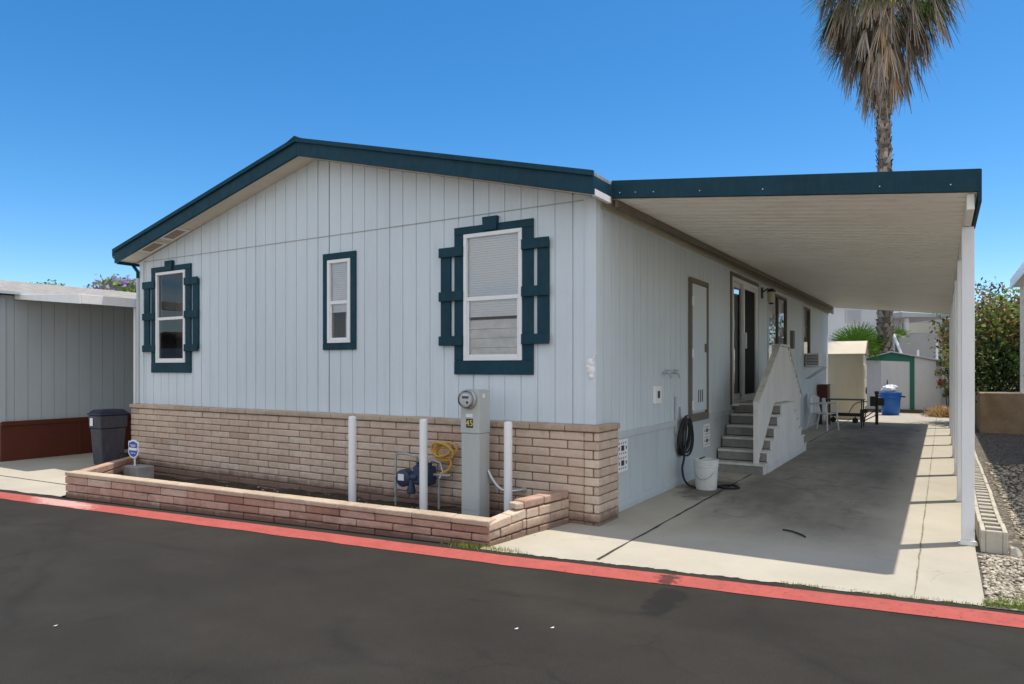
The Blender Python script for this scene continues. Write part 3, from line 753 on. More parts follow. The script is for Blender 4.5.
th = MB(); th.box(.001, .12, y0 - .02, y1 + .02, z0 - .035, z0 - .002); build('threshold', th, M['white'], o, bevel=.004)
cur = MB()
for k in range(20):
    y = y0 + .06 + k * .045; cur.quad((-.2 - .03 * (k % 2), y, z0 + .02), (-.2 - .03 * ((k + 1) % 2), y + .045, z0 + .02), (-.2 - .03 * ((k + 1) % 2), y + .045, z1), (-.2 - .03 * (k % 2), y, z1))
build('door_curtain', cur, M['dark'], o)
def side_window(rect, mull):
    y0, y1, z0, z1 = rect
    f = MB(); w = .045
    for (a, b, c, d) in ((y0, y0 + w, z0, z1), (y1 - w, y1, z0, z1), (y0 + w, y1 - w, z1 - w, z1), (y0 + w, y1 - w, z0, z0 + w)): sidebox(f, a, b, c, d, -.06, .012)
    for q in mull: sidebox(f, q - .025, q + .025, z0 + w, z1 - w, -.055, .008)
    o = build('window', f, M['dark_trim'], home, bevel=.003)
    g_ = MB(); g_.quad((-.02, y0 + w, z0 + w), (-.02, y1 - w, z0 + w), (-.02, y1 - w, z1 - w), (-.02, y0 + w, z1 - w)); build('pane', g_, M['glass'], o)
    t = MB()
    for (a, b, c, d) in ((y0 - .06, y0 - .001, z0 - .06, z1 + .06), (y1 + .001, y1 + .06, z0 - .06, z1 + .06), (y0, y1, z1 + .001, z1 + .06), (y0, y1, z0 - .06, z0 - .001)): sidebox(t, a, b, c, d, .0012, .02)
    build('window_trim', t, M['siding'], o, bevel=.003)
    b = MB(); 
    zz = z0 + .75
    while zz < z1: b.quad((-.10, y0, zz), (-.10, y1, zz), (-.085, y1, zz + .03), (-.085, y0, zz + .03)); zz += .032
    build('blind', b, M['blind'], o)
side_window(WA, [8.85]); side_window(WB, [])
# lattice vents in the skirting
def crawl_vent(y0, y1, z0, z1, n=5):
    f = MB(); f.box(.004, .02, y0, y1, z0, z1)
    w = y1 - y0; h = z1 - z0
    def hole(a, b, c, d): f.box(.018, .0215, a, b, c, d, .5, 1)
    for half in (0, 1):
        zc = z0 + h * (.27 + .46 * half)
        hole(y0 + w * .36, y0 + w * .64, zc - h * .08, zc + h * .08)
        for k in range(4):
            ya = y0 + w * (.14 + .2 * k); hole(ya, ya + w * .09, zc + h * .14, zc + h * .175); hole(ya, ya + w * .09, zc - h * .175, zc - h * .14)
        for s_ in (.12, .8):
            hole(y0 + w * s_, y0 + w * (s_ + .08), zc - h * .05, zc + h * .05)
    build('crawl_vent', f, [M['white'], M['dark']], home)
crawl_vent(.50, .78, .43, .77)
crawl_vent(3.56, 3.86, .40, .72)
ob = MB(); ob.box(.001, .035, 1.58, 1.80, 1.10, 1.31); o = build('outlet_box', ob, M['white'], home, bevel=.006)
oc = MB(); oc.box(.0352, .040, 1.655, 1.725, 1.165, 1.25); build('outlet_cover', oc, M['dark'], o, bevel=.004)
for y in (1.92, 2.24):
    hbm = MB(); hbm.tube([(0, y, 1.46), (.06, y, 1.46), (.09, y + .02, 1.44), (.095, y + .03, 1.40)], .013, 8); hbm.lathe([(.0, .0), (.028, .0), (.032, .01), (.028, .02), (0, .02)], (.06, y, 1.48), 10)
    build('wall_tap', hbm, M['galv'], home)
hk = MB(); hk.box(.001, .02, 2.52, 2.56, .80, 1.02); hk.tube([(.02, 2.54, .87), (.09, 2.54, .86), (.12, 2.54, .90)], .012, 8)
hk.tube([(.015, 2.36, .70), (.015, 2.36, 1.16)], .014, 8)
build('hose_bracket', hk, M['galv'], home)
co = MB()
for z, s_ in ((1.50, .05), (1.57, .045), (1.44, .03), (1.53, .035)):
    co.lathe([(0, -.012), (s_ * .7, -.01), (s_, 0), (s_ * .6, .012), (0, .016)], (-.045 + ru(-.03, .03), -.02, z), 10, M=Matrix.Rotation(R(90), 3, 'X'))
co.tube([(-.02, -.02, 1.55), (.0, -.02, 1.63), (.02, -.03, 1.66)], .012, 6)
build('corner_ornament', co, M['white'], home)
ia = MB(); ia.box(.001, .07, 10.15, 10.35, 1.95, 2.35); build('junction_box', ia, M['dark_trim'], home, bevel=.006)

# --- slump block veneer in front of the house
def bricks(m, u0, u1, z0, z1, d0, d1, axis, course=.0875, length=.40, jit=.004, phase=0.0, cols=(0, 1), zscale=None):
    n = round((z1 - z0) / course); c = (z1 - z0) / n
    for i in range(n):
        off = length / 2 * ((i + phase) % 2); u = u0 - off
        while u < u1 - .01:
            a, b = max(u, u0), min(u + length, u1)
            if b - a > .05:
                zz0, zz1 = z0 + i * c + .004, z0 + (i + 1) * c - .004
                j = ru(-jit, jit); r_ = min(1, max(0, random.gauss(.5, .24)))
                aa, bb = a + .005 * (a > u0 + .001), b - .005 * (b < u1 - .001)
                if axis == 'x': m.box(aa, bb, d0 + j, d1, zz0, zz1, r_)
                else: m.box(d0, d1 + j, aa, bb, zz0, zz1, r_)
            u += length
sk_ = MB()
bx0, bx1 = -7.84, .10
bricks(sk_, bx0, -.06, -.13, .90, -.125, -.045, 'x')
bricks(sk_, -.055, bx1, -.13, .90, -.132, -.05, 'x', length=.19, course=.0875)
bricks(sk_, -.048, .36, -.13, .90, .03, bx1, 'y', length=.40, phase=1)
bs = build('brick_skirt', sk_, M['brick'], home, bevel=.012, seg=2)
mo = MB(); mo.box(bx0 + .01, bx1 - .012, -.112, -.004, -.12, .905); mo.box(.02, bx1 - .012, -.004, .35, -.12, .905)
build('mortar_bed', mo, M['mortar'], bs)
cp = MB(); x = bx0 - .02
while x < bx1 - .1:
    b = min(x + .40, bx1 + .012); cp.box(x + .003, b - .003, -.148 + ru(-.003, .003), -.001, .907, .968 + ru(-.003, .003), random.gauss(.5, .2)); x += .40
cp.box(.002, bx1 + .012, .0, .18, .907, .968, .4); cp.box(.018, bx1 + .012, .184, .37, .907, .966, .6)
build('cap_block', cp, M['brickcap'], bs, bevel=.012)

# ================================================================== PLANTER WALL
pl = thing('planter_wall', 'low weathered pink block wall of the planter along the street edge', 'planter wall', (-3, -1.7, 0))
pA, pB = Vector((-5.90, -2.00)), Vector((-.37, -1.30))
def along(m, A, B, thick, z0, z1a, z1b, courses, length, phase=0, rfun=None):
    d = (B - A); L = d.length; d.normalize(); nrm = Vector((-d.y, d.x))
    for i in range(courses):
        u = -length / 2 * ((i + phase) % 2)
        while u < L - .01:
            a, b = max(u, 0), min(u + length, L)
            if b - a > .04:
                a2, b2 = a + .004, b - .004
                def Z(t, k): return z0 + ((z1a + (z1b - z1a) * t / L) - z0) * k
                lo, hi = i / courses, (i + 1) / courses
                j = ru(-.006, .006)
                vs = []
                for k, gap in ((lo, .004), (hi, -.004)):
                    for w in (j, thick):
                        for t in (a2, b2):
                            p = A + d * t + nrm * w; vs.append((p.x, p.y, Z(t, k) + gap))
                r_ = min(1, max(0, random.gauss(.5, .25)))
                if rfun: r_ = rfun(r_, i, t)
                m.add(vs, [(0, 2, 3, 1), (4, 5, 7, 6), (0, 1, 5, 4), (2, 6, 7, 3), (0, 4, 6, 2), (1, 3, 7, 5)], r_)
            u += length
fp = MB(); along(fp, pA, pB, .13, -.02, .25, .175, 3, .40)
fpo = build('front_face', fp, M['brickred'], pl, bevel=.011)
cpm = MB(); 
d = (pB - pA).normalized(); nrm = Vector((-d.y, d.x)); L = (pB - pA).length; u = 0
while u < L - .02:
    b = min(u + .40, L)
    vs = []
    for k in (0, .05):
        for w in (-.008, .142):
            for t_ in (u + .002, b - .002):
                p = pA + d * t_ + nrm * w; vs.append((p.x, p.y, .252 + (.178 - .252) * t_ / L + k + (ru(-.002, .002) if k else 0)))
    cpm.add(vs, [(0, 2, 3, 1), (4, 5, 7, 6), (0, 1, 5, 4), (2, 6, 7, 3), (0, 4, 6, 2), (1, 3, 7, 5)], min(1, max(0, random.gauss(.55, .2)))); u += .40
build('cap_block', cpm, M['brickcap'], pl, bevel=.010)
lw = MB(); along(lw, Vector((-7.80, -.14)), Vector((-5.93, -1.93)), .13, -.04, .17, .285, 3, .40)
build('side_wall', lw, M['brickred'], pl, bevel=.011)
rw = MB(); C0 = Vector((-.37, -1.30)); C1 = Vector((-.30, -.80)); C2 = Vector((-.21, -.14))
along(rw, C0, C1, .13, -.02, .205, .26, 3, .30)
build('return_wall', rw, M['brick'], pl, bevel=.011)
rw2 = MB(); along(rw2, C1 + Vector((.002, .006)), C2, .13, -.02, .25, .25, 3, .36, 1)
build('return_wall', rw2, M['brick'], pl, bevel=.011)
rw3 = MB(); along(rw3, C1 + Vector((.002, -.03)), C2, .135, .255, .335, .33, 1, .30)
build('red_top_block', rw3, M['brickred'], pl, bevel=.012)
rw4 = MB(); along(rw4, C1 + Vector((-.035, -.12)), C1 + Vector((.0, -.035)), .13, .258, .315, .32, 1, .30); build('loose_half_block', rw4, M['brickcap'], pl, bevel=.01)
so = MB()
N1, N2 = 90, 16
for i in range(N1):
    for j in range(N2):
        def pt(i, j):
            x = -7.8 + 7.56 * i / N1
            yf = -.15 - (x + 7.8) * .957 if x < -5.9 else -1.87 + .126 * (x + 5.9)
            y = yf + .04 + (-.128 - yf - .04) * j / N2
            return (x, y, -.005 - .085 * max(0, min(1, (-x - 2.3) / 4.5)) + .012 * math.sin(x * 3.1) + .012 * math.sin(x * 7 + y * 5) + random.Random(i * 131 + j * 17).uniform(0, .02))
        so.add([pt(i, j), pt(i + 1, j), pt(i + 1, j + 1), pt(i, j + 1)], [(0, 1, 2, 3)], .5, 0, True)
struct('planter_ground', so, M['soil'])
pv = MB()
for i in range(170):
    t = rnd(); x = -5.7 + 5.4 * t; y = ru(-1.7 + .68 * t, -.2); stone(pv, x, y, .010 - .085 * max(0, min(1, (-x - 2.3) / 4.5)), ru(.006, .022), rnd() * .5)
tag(build('pebbles', pv, M['stone'], None, ang=80), kind='stuff')

# ================================================================== BOLLARDS, METERS, SIGN
def bollard_mesh(x, y, h, first=False):
    m = MB(); m.lathe([(.043, .0), (.043, h - .02), (.040, h - .008), (.032, h), (0, h + .004)], (x, y, 0), 18)
    return m
blabels = ['white pipe bollard in planter left of gas meter, leftmost of three', 'white pipe bollard directly in front of the blue gas meter', 'white pipe bollard just right of grey electric meter pedestal']
b0 = None
for i, (x, y, h) in enumerate(((-2.69, -.56, .985), (-1.745, -.48, .985), (-.805, -.31, .985))):
    if b0 is None:
        b0 = single('bollard', bollard_mesh(x, y, h), M['white'], blabels[0], 'bollard', (x, y, 0), 'white bollards in the planter'); 
    else:
        c = b0.copy(); COL.objects.link(c); c.location = (x, y, 0); c['label'] = blabels[i]
ms = thing('meter_pedestal', 'grey electric meter pedestal with round dial and number plate in planter', 'electric meter', (-1.18, -.36, .06))
cab = MB(); x0, x1, y0, y1 = -1.275, -1.055, -.455, -.265
cab.box(x0, x1, y0, y1, -.03, .86); cab.box(x0 - .004, x1 + .004, y0 - .008, y1 + .004, .863, 1.30)
cbo = build('cabinet', cab, M['meter'], ms, bevel=.006)
ps = MB(); ps.box(x0 + .012, x1 - .012, y0 - .003, y0 - .0005, .09, .845); build('access_panel', ps, M['meter'], ms, bevel=.002)
md = MB(); rot = Matrix.Rotation(R(90), 3, 'X')
md.lathe([(.10, 0), (.10, .02), (.088, .03), (.085, .045)], (-1.175, -.463, 1.205), 28, M=rot)
mo_ = build('meter_ring', md, M['galv'], ms)
mf = MB(); mf.lathe([(.078, .028), (.078, .062), (.0, .062)], (-1.175, -.463, 1.205), 28, M=rot); build('meter_face', mf, M['meterface'], mo_)
mt = MB(); mt.box(-1.215, -1.135, -.5285, -.5255, 1.215, 1.24); mt.box(-1.165, -1.14, -.5285, -.5255, 1.165, 1.188); build('meter_register', mt, M['gasblue'], mo_)
gl = MB(); gl.lathe([(.083, .03), (.083, .075), (.07, .095), (.0, .10)], (-1.175, -.463, 1.205), 28, M=rot); build('meter_glass', gl, M['glassclear'], mo_)
st = MB(); st.box(-1.21, -1.13, -.4655, -.4632, 1.025, 1.06); build('paper_label', st, M['signwhite'], ms)
np_ = MB(); np_.box(-1.205, -1.125, -.468, -.4634, .92, 1.01); npo = build('number_plate', np_, M['plate'], ms, bevel=.001)
tc = bpy.data.curves.new('plate_digits', 'FONT'); tc.body = '45'; tc.size = .088; tc.align_x = 'CENTER'; tc.align_y = 'CENTER'; tc.extrude = .001; tc.offset = .0008
to = bpy.data.objects.new('plate_digits', tc); COL.objects.link(to); to.data.materials.append(M['plateyellow'])
bpy.context.view_layer.update()
me_ = bpy.data.meshes.new_from_object(to.evaluated_get(bpy.context.evaluated_depsgraph_get())); bpy.data.objects.remove(to)
to = bpy.data.objects.new('plate_digits', me_); COL.objects.link(to)
to.parent = npo; to.rotation_euler = (R(90), 0, 0); to.location = Vector((-1.165, -.4695, .964)) - world_of(npo)
lk = MB(); lk.box(x1 + .0045, x1 + .012, -.40, -.37, 1.22, 1.26); build('seal_tab', lk, M['white'], ms)
cd = MB(); pts = smooth_path([(-1.05, -.30, .48), (-1.01, -.30, .41), (-.94, -.29, .325), (-.86, -.28, .285), (-.78, -.24, .285), (-.72, -.13, .29)])
cd.tube(pts, .017, 10); cd.tube([(-.735, -.16, .29), (-.72, -.125, .29)], .028, 10)
build('conduit', cd, M['alu'], ms)
# gas meter
gm = thing('gas_meter', 'dark blue gas meter with grey pipes in front of the block wall', 'gas meter', (-2.05, -.3, .1))
def low(m): m.v = [(x, y, z - .10) for x, y, z in m.v]
rg = MB(); X, Y = -2.1, -.33
rg.lathe([(0, -.07), (.07, -.07), (.095, -.05), (.095, .05), (.07, .07), (0, .07)], (X - .02, Y, .42), 22, M=Matrix.Rotation(R(90), 3, 'X')); rg.tube([(X - .02, Y, .42), (X + .16, Y, .44)], .045, 12)
rg.lathe([(.0, -.1), (.045, -.1), (.05, -.06), (.03, .0), (.03, .05)], (X + .08, Y - .02, .36), 14)
low(rg); build('regulator', rg, M['gasblue'], gm)
bd = MB(); bd.box(X + .10, X + .32, Y - .03, Y + .12, .36, .56); bd.tube([(X + .14, Y + .04, .56), (X + .14, Y + .04, .60)], .03, 12); bd.tube([(X + .28, Y + .04, .56), (X + .28, Y + .04, .60)], .03, 12)
low(bd); build('meter_body', bd, M['gasblue'], gm, bevel=.025, seg=3)
pp = MB(); pp.tube([(X - .16, Y, .09), (X - .16, Y, .60), (X - .155, Y, .66), (X - .13, Y, .68), (X - .02, Y, .685), (X + .14, Y, .66), (X + .14, Y + .02, .60)], .013, 10)
pp.tube([(X - .16, Y, .42), (X - .10, Y, .42)], .018, 10)
for z in (.15, .25, .36): pp.tube([(X - .16, Y, z), (X - .16, Y, z + .035)], .023, 8)
low(pp); build('inlet_pipe', pp, M['galv'], gm)
p2 = MB(); p2.tube([(X + .28, Y + .04, .60), (X + .30, Y + .06, .63), (X + .38, Y + .10, .60), (X + .42, Y + .10, .50), (X + .40, Y + .06, .44)], .014, 10); p2.tube([(X + .38, Y + .08, .08), (X + .38, Y + .08, .47)], .014, 10); p2.tube([(X + .26, Y + .06, .47), (X + .52, Y + .1, .47)], .018, 10)
low(p2); build('outlet_pipe', p2, M['galv'], gm)
dl = MB(); dl.box(X - .06, X + .02, Y - .078, Y - .0715, .40, .47); low(dl); build('dial_plate', dl, M['signwhite'], gm)
# yellow hose coil
yh = MB(); pts = []
for k in range(90):
    t = k / 89; a = t * 3.7 * 2 * math.pi + 1
    rr = .095 + .03 * math.sin(t * 9)
    pts.append((-1.67 + rr * 1.15 * math.cos(a) + .02 * math.sin(k * .31), -.21 - .03 * t - .03 * math.sin(a * .7), .625 + rr * .75 * math.sin(a) + .012 * math.sin(t * 30)))
pts += smooth_path([pts[-1], (-1.60, -.22, .56), (-1.585, -.21, .50), (-1.62, -.22, .43), (-1.70, -.25, .385)], 4)[1:]
yh.tube(pts, .014, 8)
single('gas_hose', yh, M['yellow'], 'coiled yellow hose hanging on the block wall beside the meter pedestal', 'hose', (-1.6, -.2, .5))
# yard sign
fb = MB(); fb.box(-6.84, -6.50, -.80, -.55, -.03, .155); single('concrete_footing', fb, M['concblock'], 'small grey concrete block in the planter holding up blue sign', 'concrete block', (-6.67, -.68, 0), bevel=.012)
sg = thing('security_sign', 'blue and white shield sign on a short stake in planter corner', 'sign', (-6.71, -.72, .15))
sk2 = MB(); sk2.box(-6.722, -6.698, -.715, -.70, .10, .31); build('stake', sk2, M['white'], sg, bevel=.002)
def shield(s_, c):
    pr = [(0, 1.0), (.16, .93), (.30, .98), (.55, .80), (.80, .84), (.88, .45), (.80, .15), (.92, -.15), (.80, -.55), (.45, -.88), (.0, -1.0)]
    pts = [(c[0] + s_ * 1.08 * x, c[1] + s_ * z) for x, z in pr]; pts += [(c[0] - s_ * 1.08 * x, c[1] + s_ * z) for x, z in pr[-2:0:-1]]
    return pts
m = MB(); m.prism(shield(.132, (-6.71, .39)), -.731, -.717); build('border_panel', m, M['signwhite'], sg, bevel=.002)
m = MB(); m.prism(shield(.110, (-6.71, .39)), -.7335, -.7312); build('blue_panel', m, M['signblue'], sg)
m = MB(); m.box(-6.805, -6.615, -.7362, -.7338, .372, .408); build('white_band', m, M['signwhite'], sg)
for zz, w_ in ((.447, .066), (.430, .052), (.335, .058)):
    x = -6.71 - w_
    m = MB(); m.prism([(x, zz - .004), (-x - 13.42, zz - .004), (-x - 13.42, zz + .004), (x, zz + .004)], -.7358, -.7338); build('print_line', m, M['signwhite'], sg)

# ================================================================== CARPORT
AX0, AX1, AY0, AY1 = .14, 3.12, .12, 15.95
def az(x): return 3.178 - .111 * (x - .1)
TILT = .008
def tilt(m): m.v = [(x, y, z + TILT * (y - AY0) if z > 2.2 else z) for x, y, z in m.v]; return m
cpt = thing('carport_awning', 'white ribbed metal carport awning with teal front fascia and white posts', 'carport', (3.0, 8, 0))
pan = MB(); y = AY0 + .0005; prof = []
while y < AY1 - .02:
    prof += [(y, 0), (y + .150, 0), (y + .160, .032), (y + .19, .032), (y + .20, 0)]; y += .2
prof = [p for i, p in enumerate(prof) if i == 0 or p != prof[i - 1]]
for (ya, da), (yb, db) in zip(prof, prof[1:]):
    if abs(yb - ya) < 1e-6: continue
    for t in (0, .012):
        q = [(AX0 - .08, ya, az(AX0) + .008 + da + t), (AX1 - .02, ya, az(AX1) + da + t), (AX1 - .02, yb, az(AX1) + db + t), (AX0 - .08, yb, az(AX0) + .008 + db + t)]
        pan.quad(*(q if t else q[::-1]))
build('roof_pan', tilt(pan), M['awning'], cpt)
ff = MB()
ff.prism([(AX0 - .006, 3.178), (AX1, az(AX1) + .0), (AX1, az(AX1) + .172), (AX0 - .006, 3.348)], AY0 - .03, AY0)
for x in (.22, .38, .56, 1.0, 1.55, 2.45, 2.93):
    z = az(x) + .055
    ff.lathe([(0, .005), (.004, .003), (.0055, 0)], (x, AY0 - .03, z), 8, mi=1, M=Matrix.Rotation(R(90), 3, 'X'))
build('front_fascia', ff, [M['teal'], M['white']], cpt, bevel=.003)
sfm = MB(); sfm.box(AX1 - .015, AX1 + .008, AY0 - .028, AY1, az(AX1) - .075, az(AX1) + .17)
build('side_gutter', tilt(sfm), M['teal'], cpt, bevel=.003)
rg_ = MB(); rg_.box(AX0, AX1 - .018, AY1, AY1 + .04, az(AX1) - .02, az(AX1) + .10)
rg_ = MB(); rg_.prism([(AX0, az(AX0) - .01), (AX1 - .018, az(AX1) - .01), (AX1 - .018, az(AX1) + .14), (AX0, az(AX0) + .14)], AY1, AY1 + .04); build('rear_fascia', tilt(rg_), M['beige'], cpt)
bm = MB(); bm.box(3.035, 3.085, AY0 + .03, AY1 - .02, az(3.06) - .125, az(3.06) - .006); build('side_beam', tilt(bm), M['awning'], cpt, bevel=.004)
lb = MB(); lb.box(AX0, AX0 + .03, AY0 + .03, AY1 - .02, az(AX0) - .075, az(AX0) - .003); build('hanger_rail', tilt(lb), M['dark_trim'], cpt, bevel=.003)
pm = MB(); py = .95
px0, px1 = 3.02, 3.105
H = az(3.06) - .126
pm.box(px0, px1, py - .045, py + .045, .016, H)
for s_ in (-1, 1): pm.box(px0 - .004, px1 + .004, py + s_ * .05 - .009, py + s_ * .05 + .009, .016, H - .02)
pbo = build('post', pm, M['post'], cpt, bevel=.005, loc=(3.06 - 3.0, py - 8, 0))
bp = MB(); bp.box(px0 - .015, px1 + .02, py - .085, py - .060, .014, .055); bp.box(px0 - .03, px1 + .03, py - .07, py + .07, .013, .022)
bp.box(px1 - .01, px1 + .006, py - .06, py + .06, .02, .12)
build('base_plate', bp, M['white'], pbo, bevel=.003)
for k in range(1, 7):
    c = copy_tree(pbo, (3.06 - 3.0, .95 + 2.25 * k - 8, 0), cpt); c.scale.z = (H + TILT * 2.25 * k) / H

# ================================================================== STEPS
stp = thing('entry_steps', 'grey wooden steps with white side panel and solid railing at the sliding door', 'stairs', (.4, 5.7, 0))
noses = [3.98 + .245 * i for i in range(6)]     # near flight, rising away from the street
farn = [6.30 + .245 * i for i in range(6)]
XS = .745
for i in range(6):
    z1 = .16 * (i + 1)
    last = i == 5
    bd = MB(); bd.box(.03, XS - .022, noses[i] + .018, noses[i] + .035, z1 - .16 + .012, z1 - .03); build('riser', bd, M['step'], stp)
    if not last:
        t = MB(); t.box(.03, XS + .012, noses[i], noses[i + 1] + .03, z1 - .03, z1); build('tread', t, M['nosing'], stp, bevel=.004)
        t = MB(); t.box(.03, XS + .012, farn[i] - .03 if i else farn[i] - .03, farn[i + 1], .96 - .16 * (i + 1) - .03, .96 - .16 * (i + 1)); build('tread', t, M['nosing'], stp, bevel=.004)
    bd = MB(); bd.box(.03, XS - .022, farn[i] - .035, farn[i] - .018, .96 - .16 * (i + 1) + .002, .96 - .16 * i - .03); build('riser', bd, M['step'], stp)
ld = MB(); ld.box(.03, XS + .012, noses[5], farn[0], .93, .96); build('landing', ld, M['nosing'], stp, bevel=.004)
poly = [(noses[0] + .02, .014), (noses[0] + .02, .13)]
for i in range(1, 6): poly += [(noses[i] + .02, .16 * i - .031), (noses[i] + .02, .16 * (i + 1) - .031)]
poly += [(farn[0] - .02, .929)]
for i in range(1, 6): poly += [(farn[i - 1] - .02, .96 - .16 * i - .031), (farn[i] - .02, .96 - .16 * i - .031)]
poly += [(farn[5] - .02, .014)]
def tri_side(poly, x0, x1, name, mat, parent, bev=0):
    # concave outline -> triangulated side panel
    from mathutils.geometry import tessellate_polygon
    n = len(poly); tris = tessellate_polygon([[Vector((u, w, 0)) for u, w in poly]])
    m = MB(); m.add([(x0, u, w) for u, w in poly] + [(x1, u, w) for u, w in poly], [tuple(t) for t in tris] + [tuple(i + n for i in t[::-1]) for t in tris] + [(i, (i + 1) % n, (i + 1) % n + n, i + n) for i in range(n)])
    return build(name, m, mat, parent)
tri_side(poly, XS - .02, XS, 'side_panel', M['rail'], stp)
bt = MB(); bt.box(XS + .001, XS + .014, noses[0] + .2, farn[5] - .1, .015, .12); build('base_board', bt, M['rail'], stp, bevel=.003)
rail = [(4.06, .18), (4.06, 1.03), (5.55, 1.86), (6.30, 1.87), (7.55, 1.02), (7.55, .30)]
for i in range(5, 0, -1): pass
rail += [(6.45, .99), (5.25, .99)]
rail = [(4.06, .17), (4.13, .17), (5.22, .97), (6.30, .97), (7.50, .20), (7.56, .20), (7.56, 1.02), (6.30, 1.87), (5.55, 1.87), (4.06, 1.03)]
def pl_z(pts, y):
    for (a, za), (b, zb) in zip(pts, pts[1:]):
        if a - 1e-6 <= y <= b + 1e-6: return za + (zb - za) * (y - a) / max(1e-6, b - a)
    return pts[-1][1]
top_l = [(4.06, 1.03), (5.55, 1.87), (6.30, 1.87), (7.56, 1.02)]; bot_l = [(4.06, .17), (4.13, .17), (5.22, .97), (6.30, .97), (7.50, .20), (7.56, .20)]
rp_ = MB(); y = 4.06
while y < 7.555:
    yb_ = min(y + .10, 7.56); ys = sorted({y + .004, yb_ - .004} | {q for q, _ in top_l + bot_l if y + .004 < q < yb_ - .004})
    for a, b in zip(ys, ys[1:]):
        rp_.add([(x, yy, z) for x in (.615, .638) for yy, z in ((a, pl_z(bot_l, a)), (b, pl_z(bot_l, b)), (b, pl_z(top_l, b)), (a, pl_z(top_l, a)))], [(0, 1, 2, 3), (7, 6, 5, 4), (0, 4, 5, 1), (2, 6, 7, 3), (0, 3, 7, 4), (1, 5, 6, 2)])
    rp_.add([(.620, yy, z) for yy, z in ((yb_ - .004, pl_z(bot_l, yb_ - .004)), (min(7.56, yb_ + .004), pl_z(bot_l, min(7.56, yb_ + .004))), (min(7.56, yb_ + .004), pl_z(top_l, min(7.56, yb_ + .004))), (yb_ - .004, pl_z(top_l, yb_ - .004)))], [(0, 1, 2, 3)])
    y = yb_
build('railing_panel', rp_, M['rail'], stp)
rc_ = MB()
def slope_bar(a, b, w=.09, h=.035):
    (ya, za), (yb, zb) = a, b
    rc_.add([(x, y, z + dz) for dz in (.002, h) for (y, z) in (a, b) for x in (.585, .585 + w)], [(0, 1, 3, 2), (4, 6, 7, 5), (0, 4, 5, 1), (2, 3, 7, 6), (0, 2, 6, 4), (1, 5, 7, 3)])
slope_bar((4.02, 1.01), (5.55, 1.872)); slope_bar((5.552, 1.873), (6.30, 1.873)); slope_bar((6.302, 1.872), (7.58, 1.015))
build('handrail', rc_, M['nosing'], stp, bevel=.004)
for k in range(9):
    sl = MB(); t = (k + .5) / 9; y = 6.30 + 1.26 * t; z = 1.87 - .85 * t; sl.box(.6405, .656, y - .03, y + .03, z - .10, z - .01)
    build('rail_block', sl, M['white'], stp, bevel=.003)
np2 = MB(); np2.box(.59, .665, 4.015, 4.055, .162, 1.02); build('newel_post', np2, M['rail'], stp, bevel=.004)

# ================================================================== HOSE, BUCKET, SMALL THINGS NEAR THE WALL
ho = MB(); pts = []
for k in range(150):
    t = k / 149; a = t * 6 * 2 * math.pi; e = .86 + .14 * math.sin(t * 23)
    pts.append((.075 + .05 * math.sin(t * 40) * .5 + .02 * math.sin(a * .5), 2.56 + .205 * e * math.sin(a), .655 + .255 * e * math.cos(a) - .03 * abs(math.sin(a))))
for p in [(.08, 2.50, .40), (.08, 2.42, .25), (.13, 2.38, .10), (.24, 2.38, .035), (.42, 2.52, .028), (.50, 2.75, .028), (.62, 2.82, .028), (.72, 2.66, .028), (.60, 2.55, .028), (.42, 2.68, .028)]: pts.append(p)
def smooth(pts, n=4):
    out = []
    for i in range(len(pts) - 1):
        p0, p1, p2, p3 = [Vector(pts[max(0, min(len(pts) - 1, j))]) for j in (i - 1, i, i + 1, i + 2)]
        for k in range(n):
            t = k / n; out.append(.5 * ((2 * p1) + (p2 - p0) * t + (2 * p0 - 5 * p1 + 4 * p2 - p3) * t * t + (3 * p1 - p0 - 3 * p2 + p3) * t ** 3))
    out.append(Vector(pts[-1])); return out
ho.tube(pts[:150] + smooth(pts[149:], 6)[1:], .014, 7)
single('garden_hose', ho, M['black'], 'black garden hose coiled on the side wall, trailing down to ground', 'hose', (.08, 2.55, .3))
bk = thing('bucket', 'white plastic bucket standing by the house wall under the black hose', 'bucket', (.37, 2.46, .014))
m = MB(); m.lathe([(0, 0), (.125, 0), (.13, .01), (.148, .355), (.155, .36), (.155, .37), (.146, .372), (.14, .36), (.124, .02), (0, .02)], (.37, 2.46, .014), 30)
for z in (.285, .315, .34): m.lathe([(.145, 0), (.156, .002), (.156, .008), (.145, .01)], (.37, 2.46, .014 + z), 30)
build('pail', m, M['bucket'], bk)
m = MB(); pts = []
for k in range(17):
    a = math.pi * k / 16; pts.append((.37 + .158 * math.cos(a) * .85 + .0, 2.46 - .158 * math.sin(a) * .95 - .01, .31 - .16 * math.sin(a)))
m.tube(pts, .004, 6); build('handle', m, M['galv'], bk)
m = MB(); m.box(.31, .335, 2.36, 2.56, .392, .402, M=None); single('scraper', m, M['black'], 'black stick lying across the rim of the white bucket', 'stick', (.32, 2.46, .39), bevel=.002)
lt = thing('wall_lantern', 'black outdoor wall lantern mounted beside the sliding glass door', 'wall lamp', (.03, 7.32, 2.86))
m = MB(); m.box(.001, .02, 7.26, 7.38, 2.82, 3.02); m.tube([(.02, 7.32, 2.94), (.10, 7.32, 2.99), (.17, 7.32, 2.97)], .014, 8); m.lathe([(.0, .05), (.05, .03), (.085, -.01), (.08, -.02), (0, -.018)], (.17, 7.32, 2.95), 12); build('bracket', m, M['blackmetal'], lt)
m = MB(); m.lathe([(.05, .0), (.04, -.02), (0, -.025)], (.17, 7.32, 2.725), 12); build('base_cap', m, M['blackmetal'], lt)
m = MB(); m.lathe([(.070, .0), (.060, -.2), (.045, -.205)], (.17, 7.32, 2.932), 12); build('glass_globe', m, paint('frosted_glass', (.55, .52, .42), .25, .05), lt)
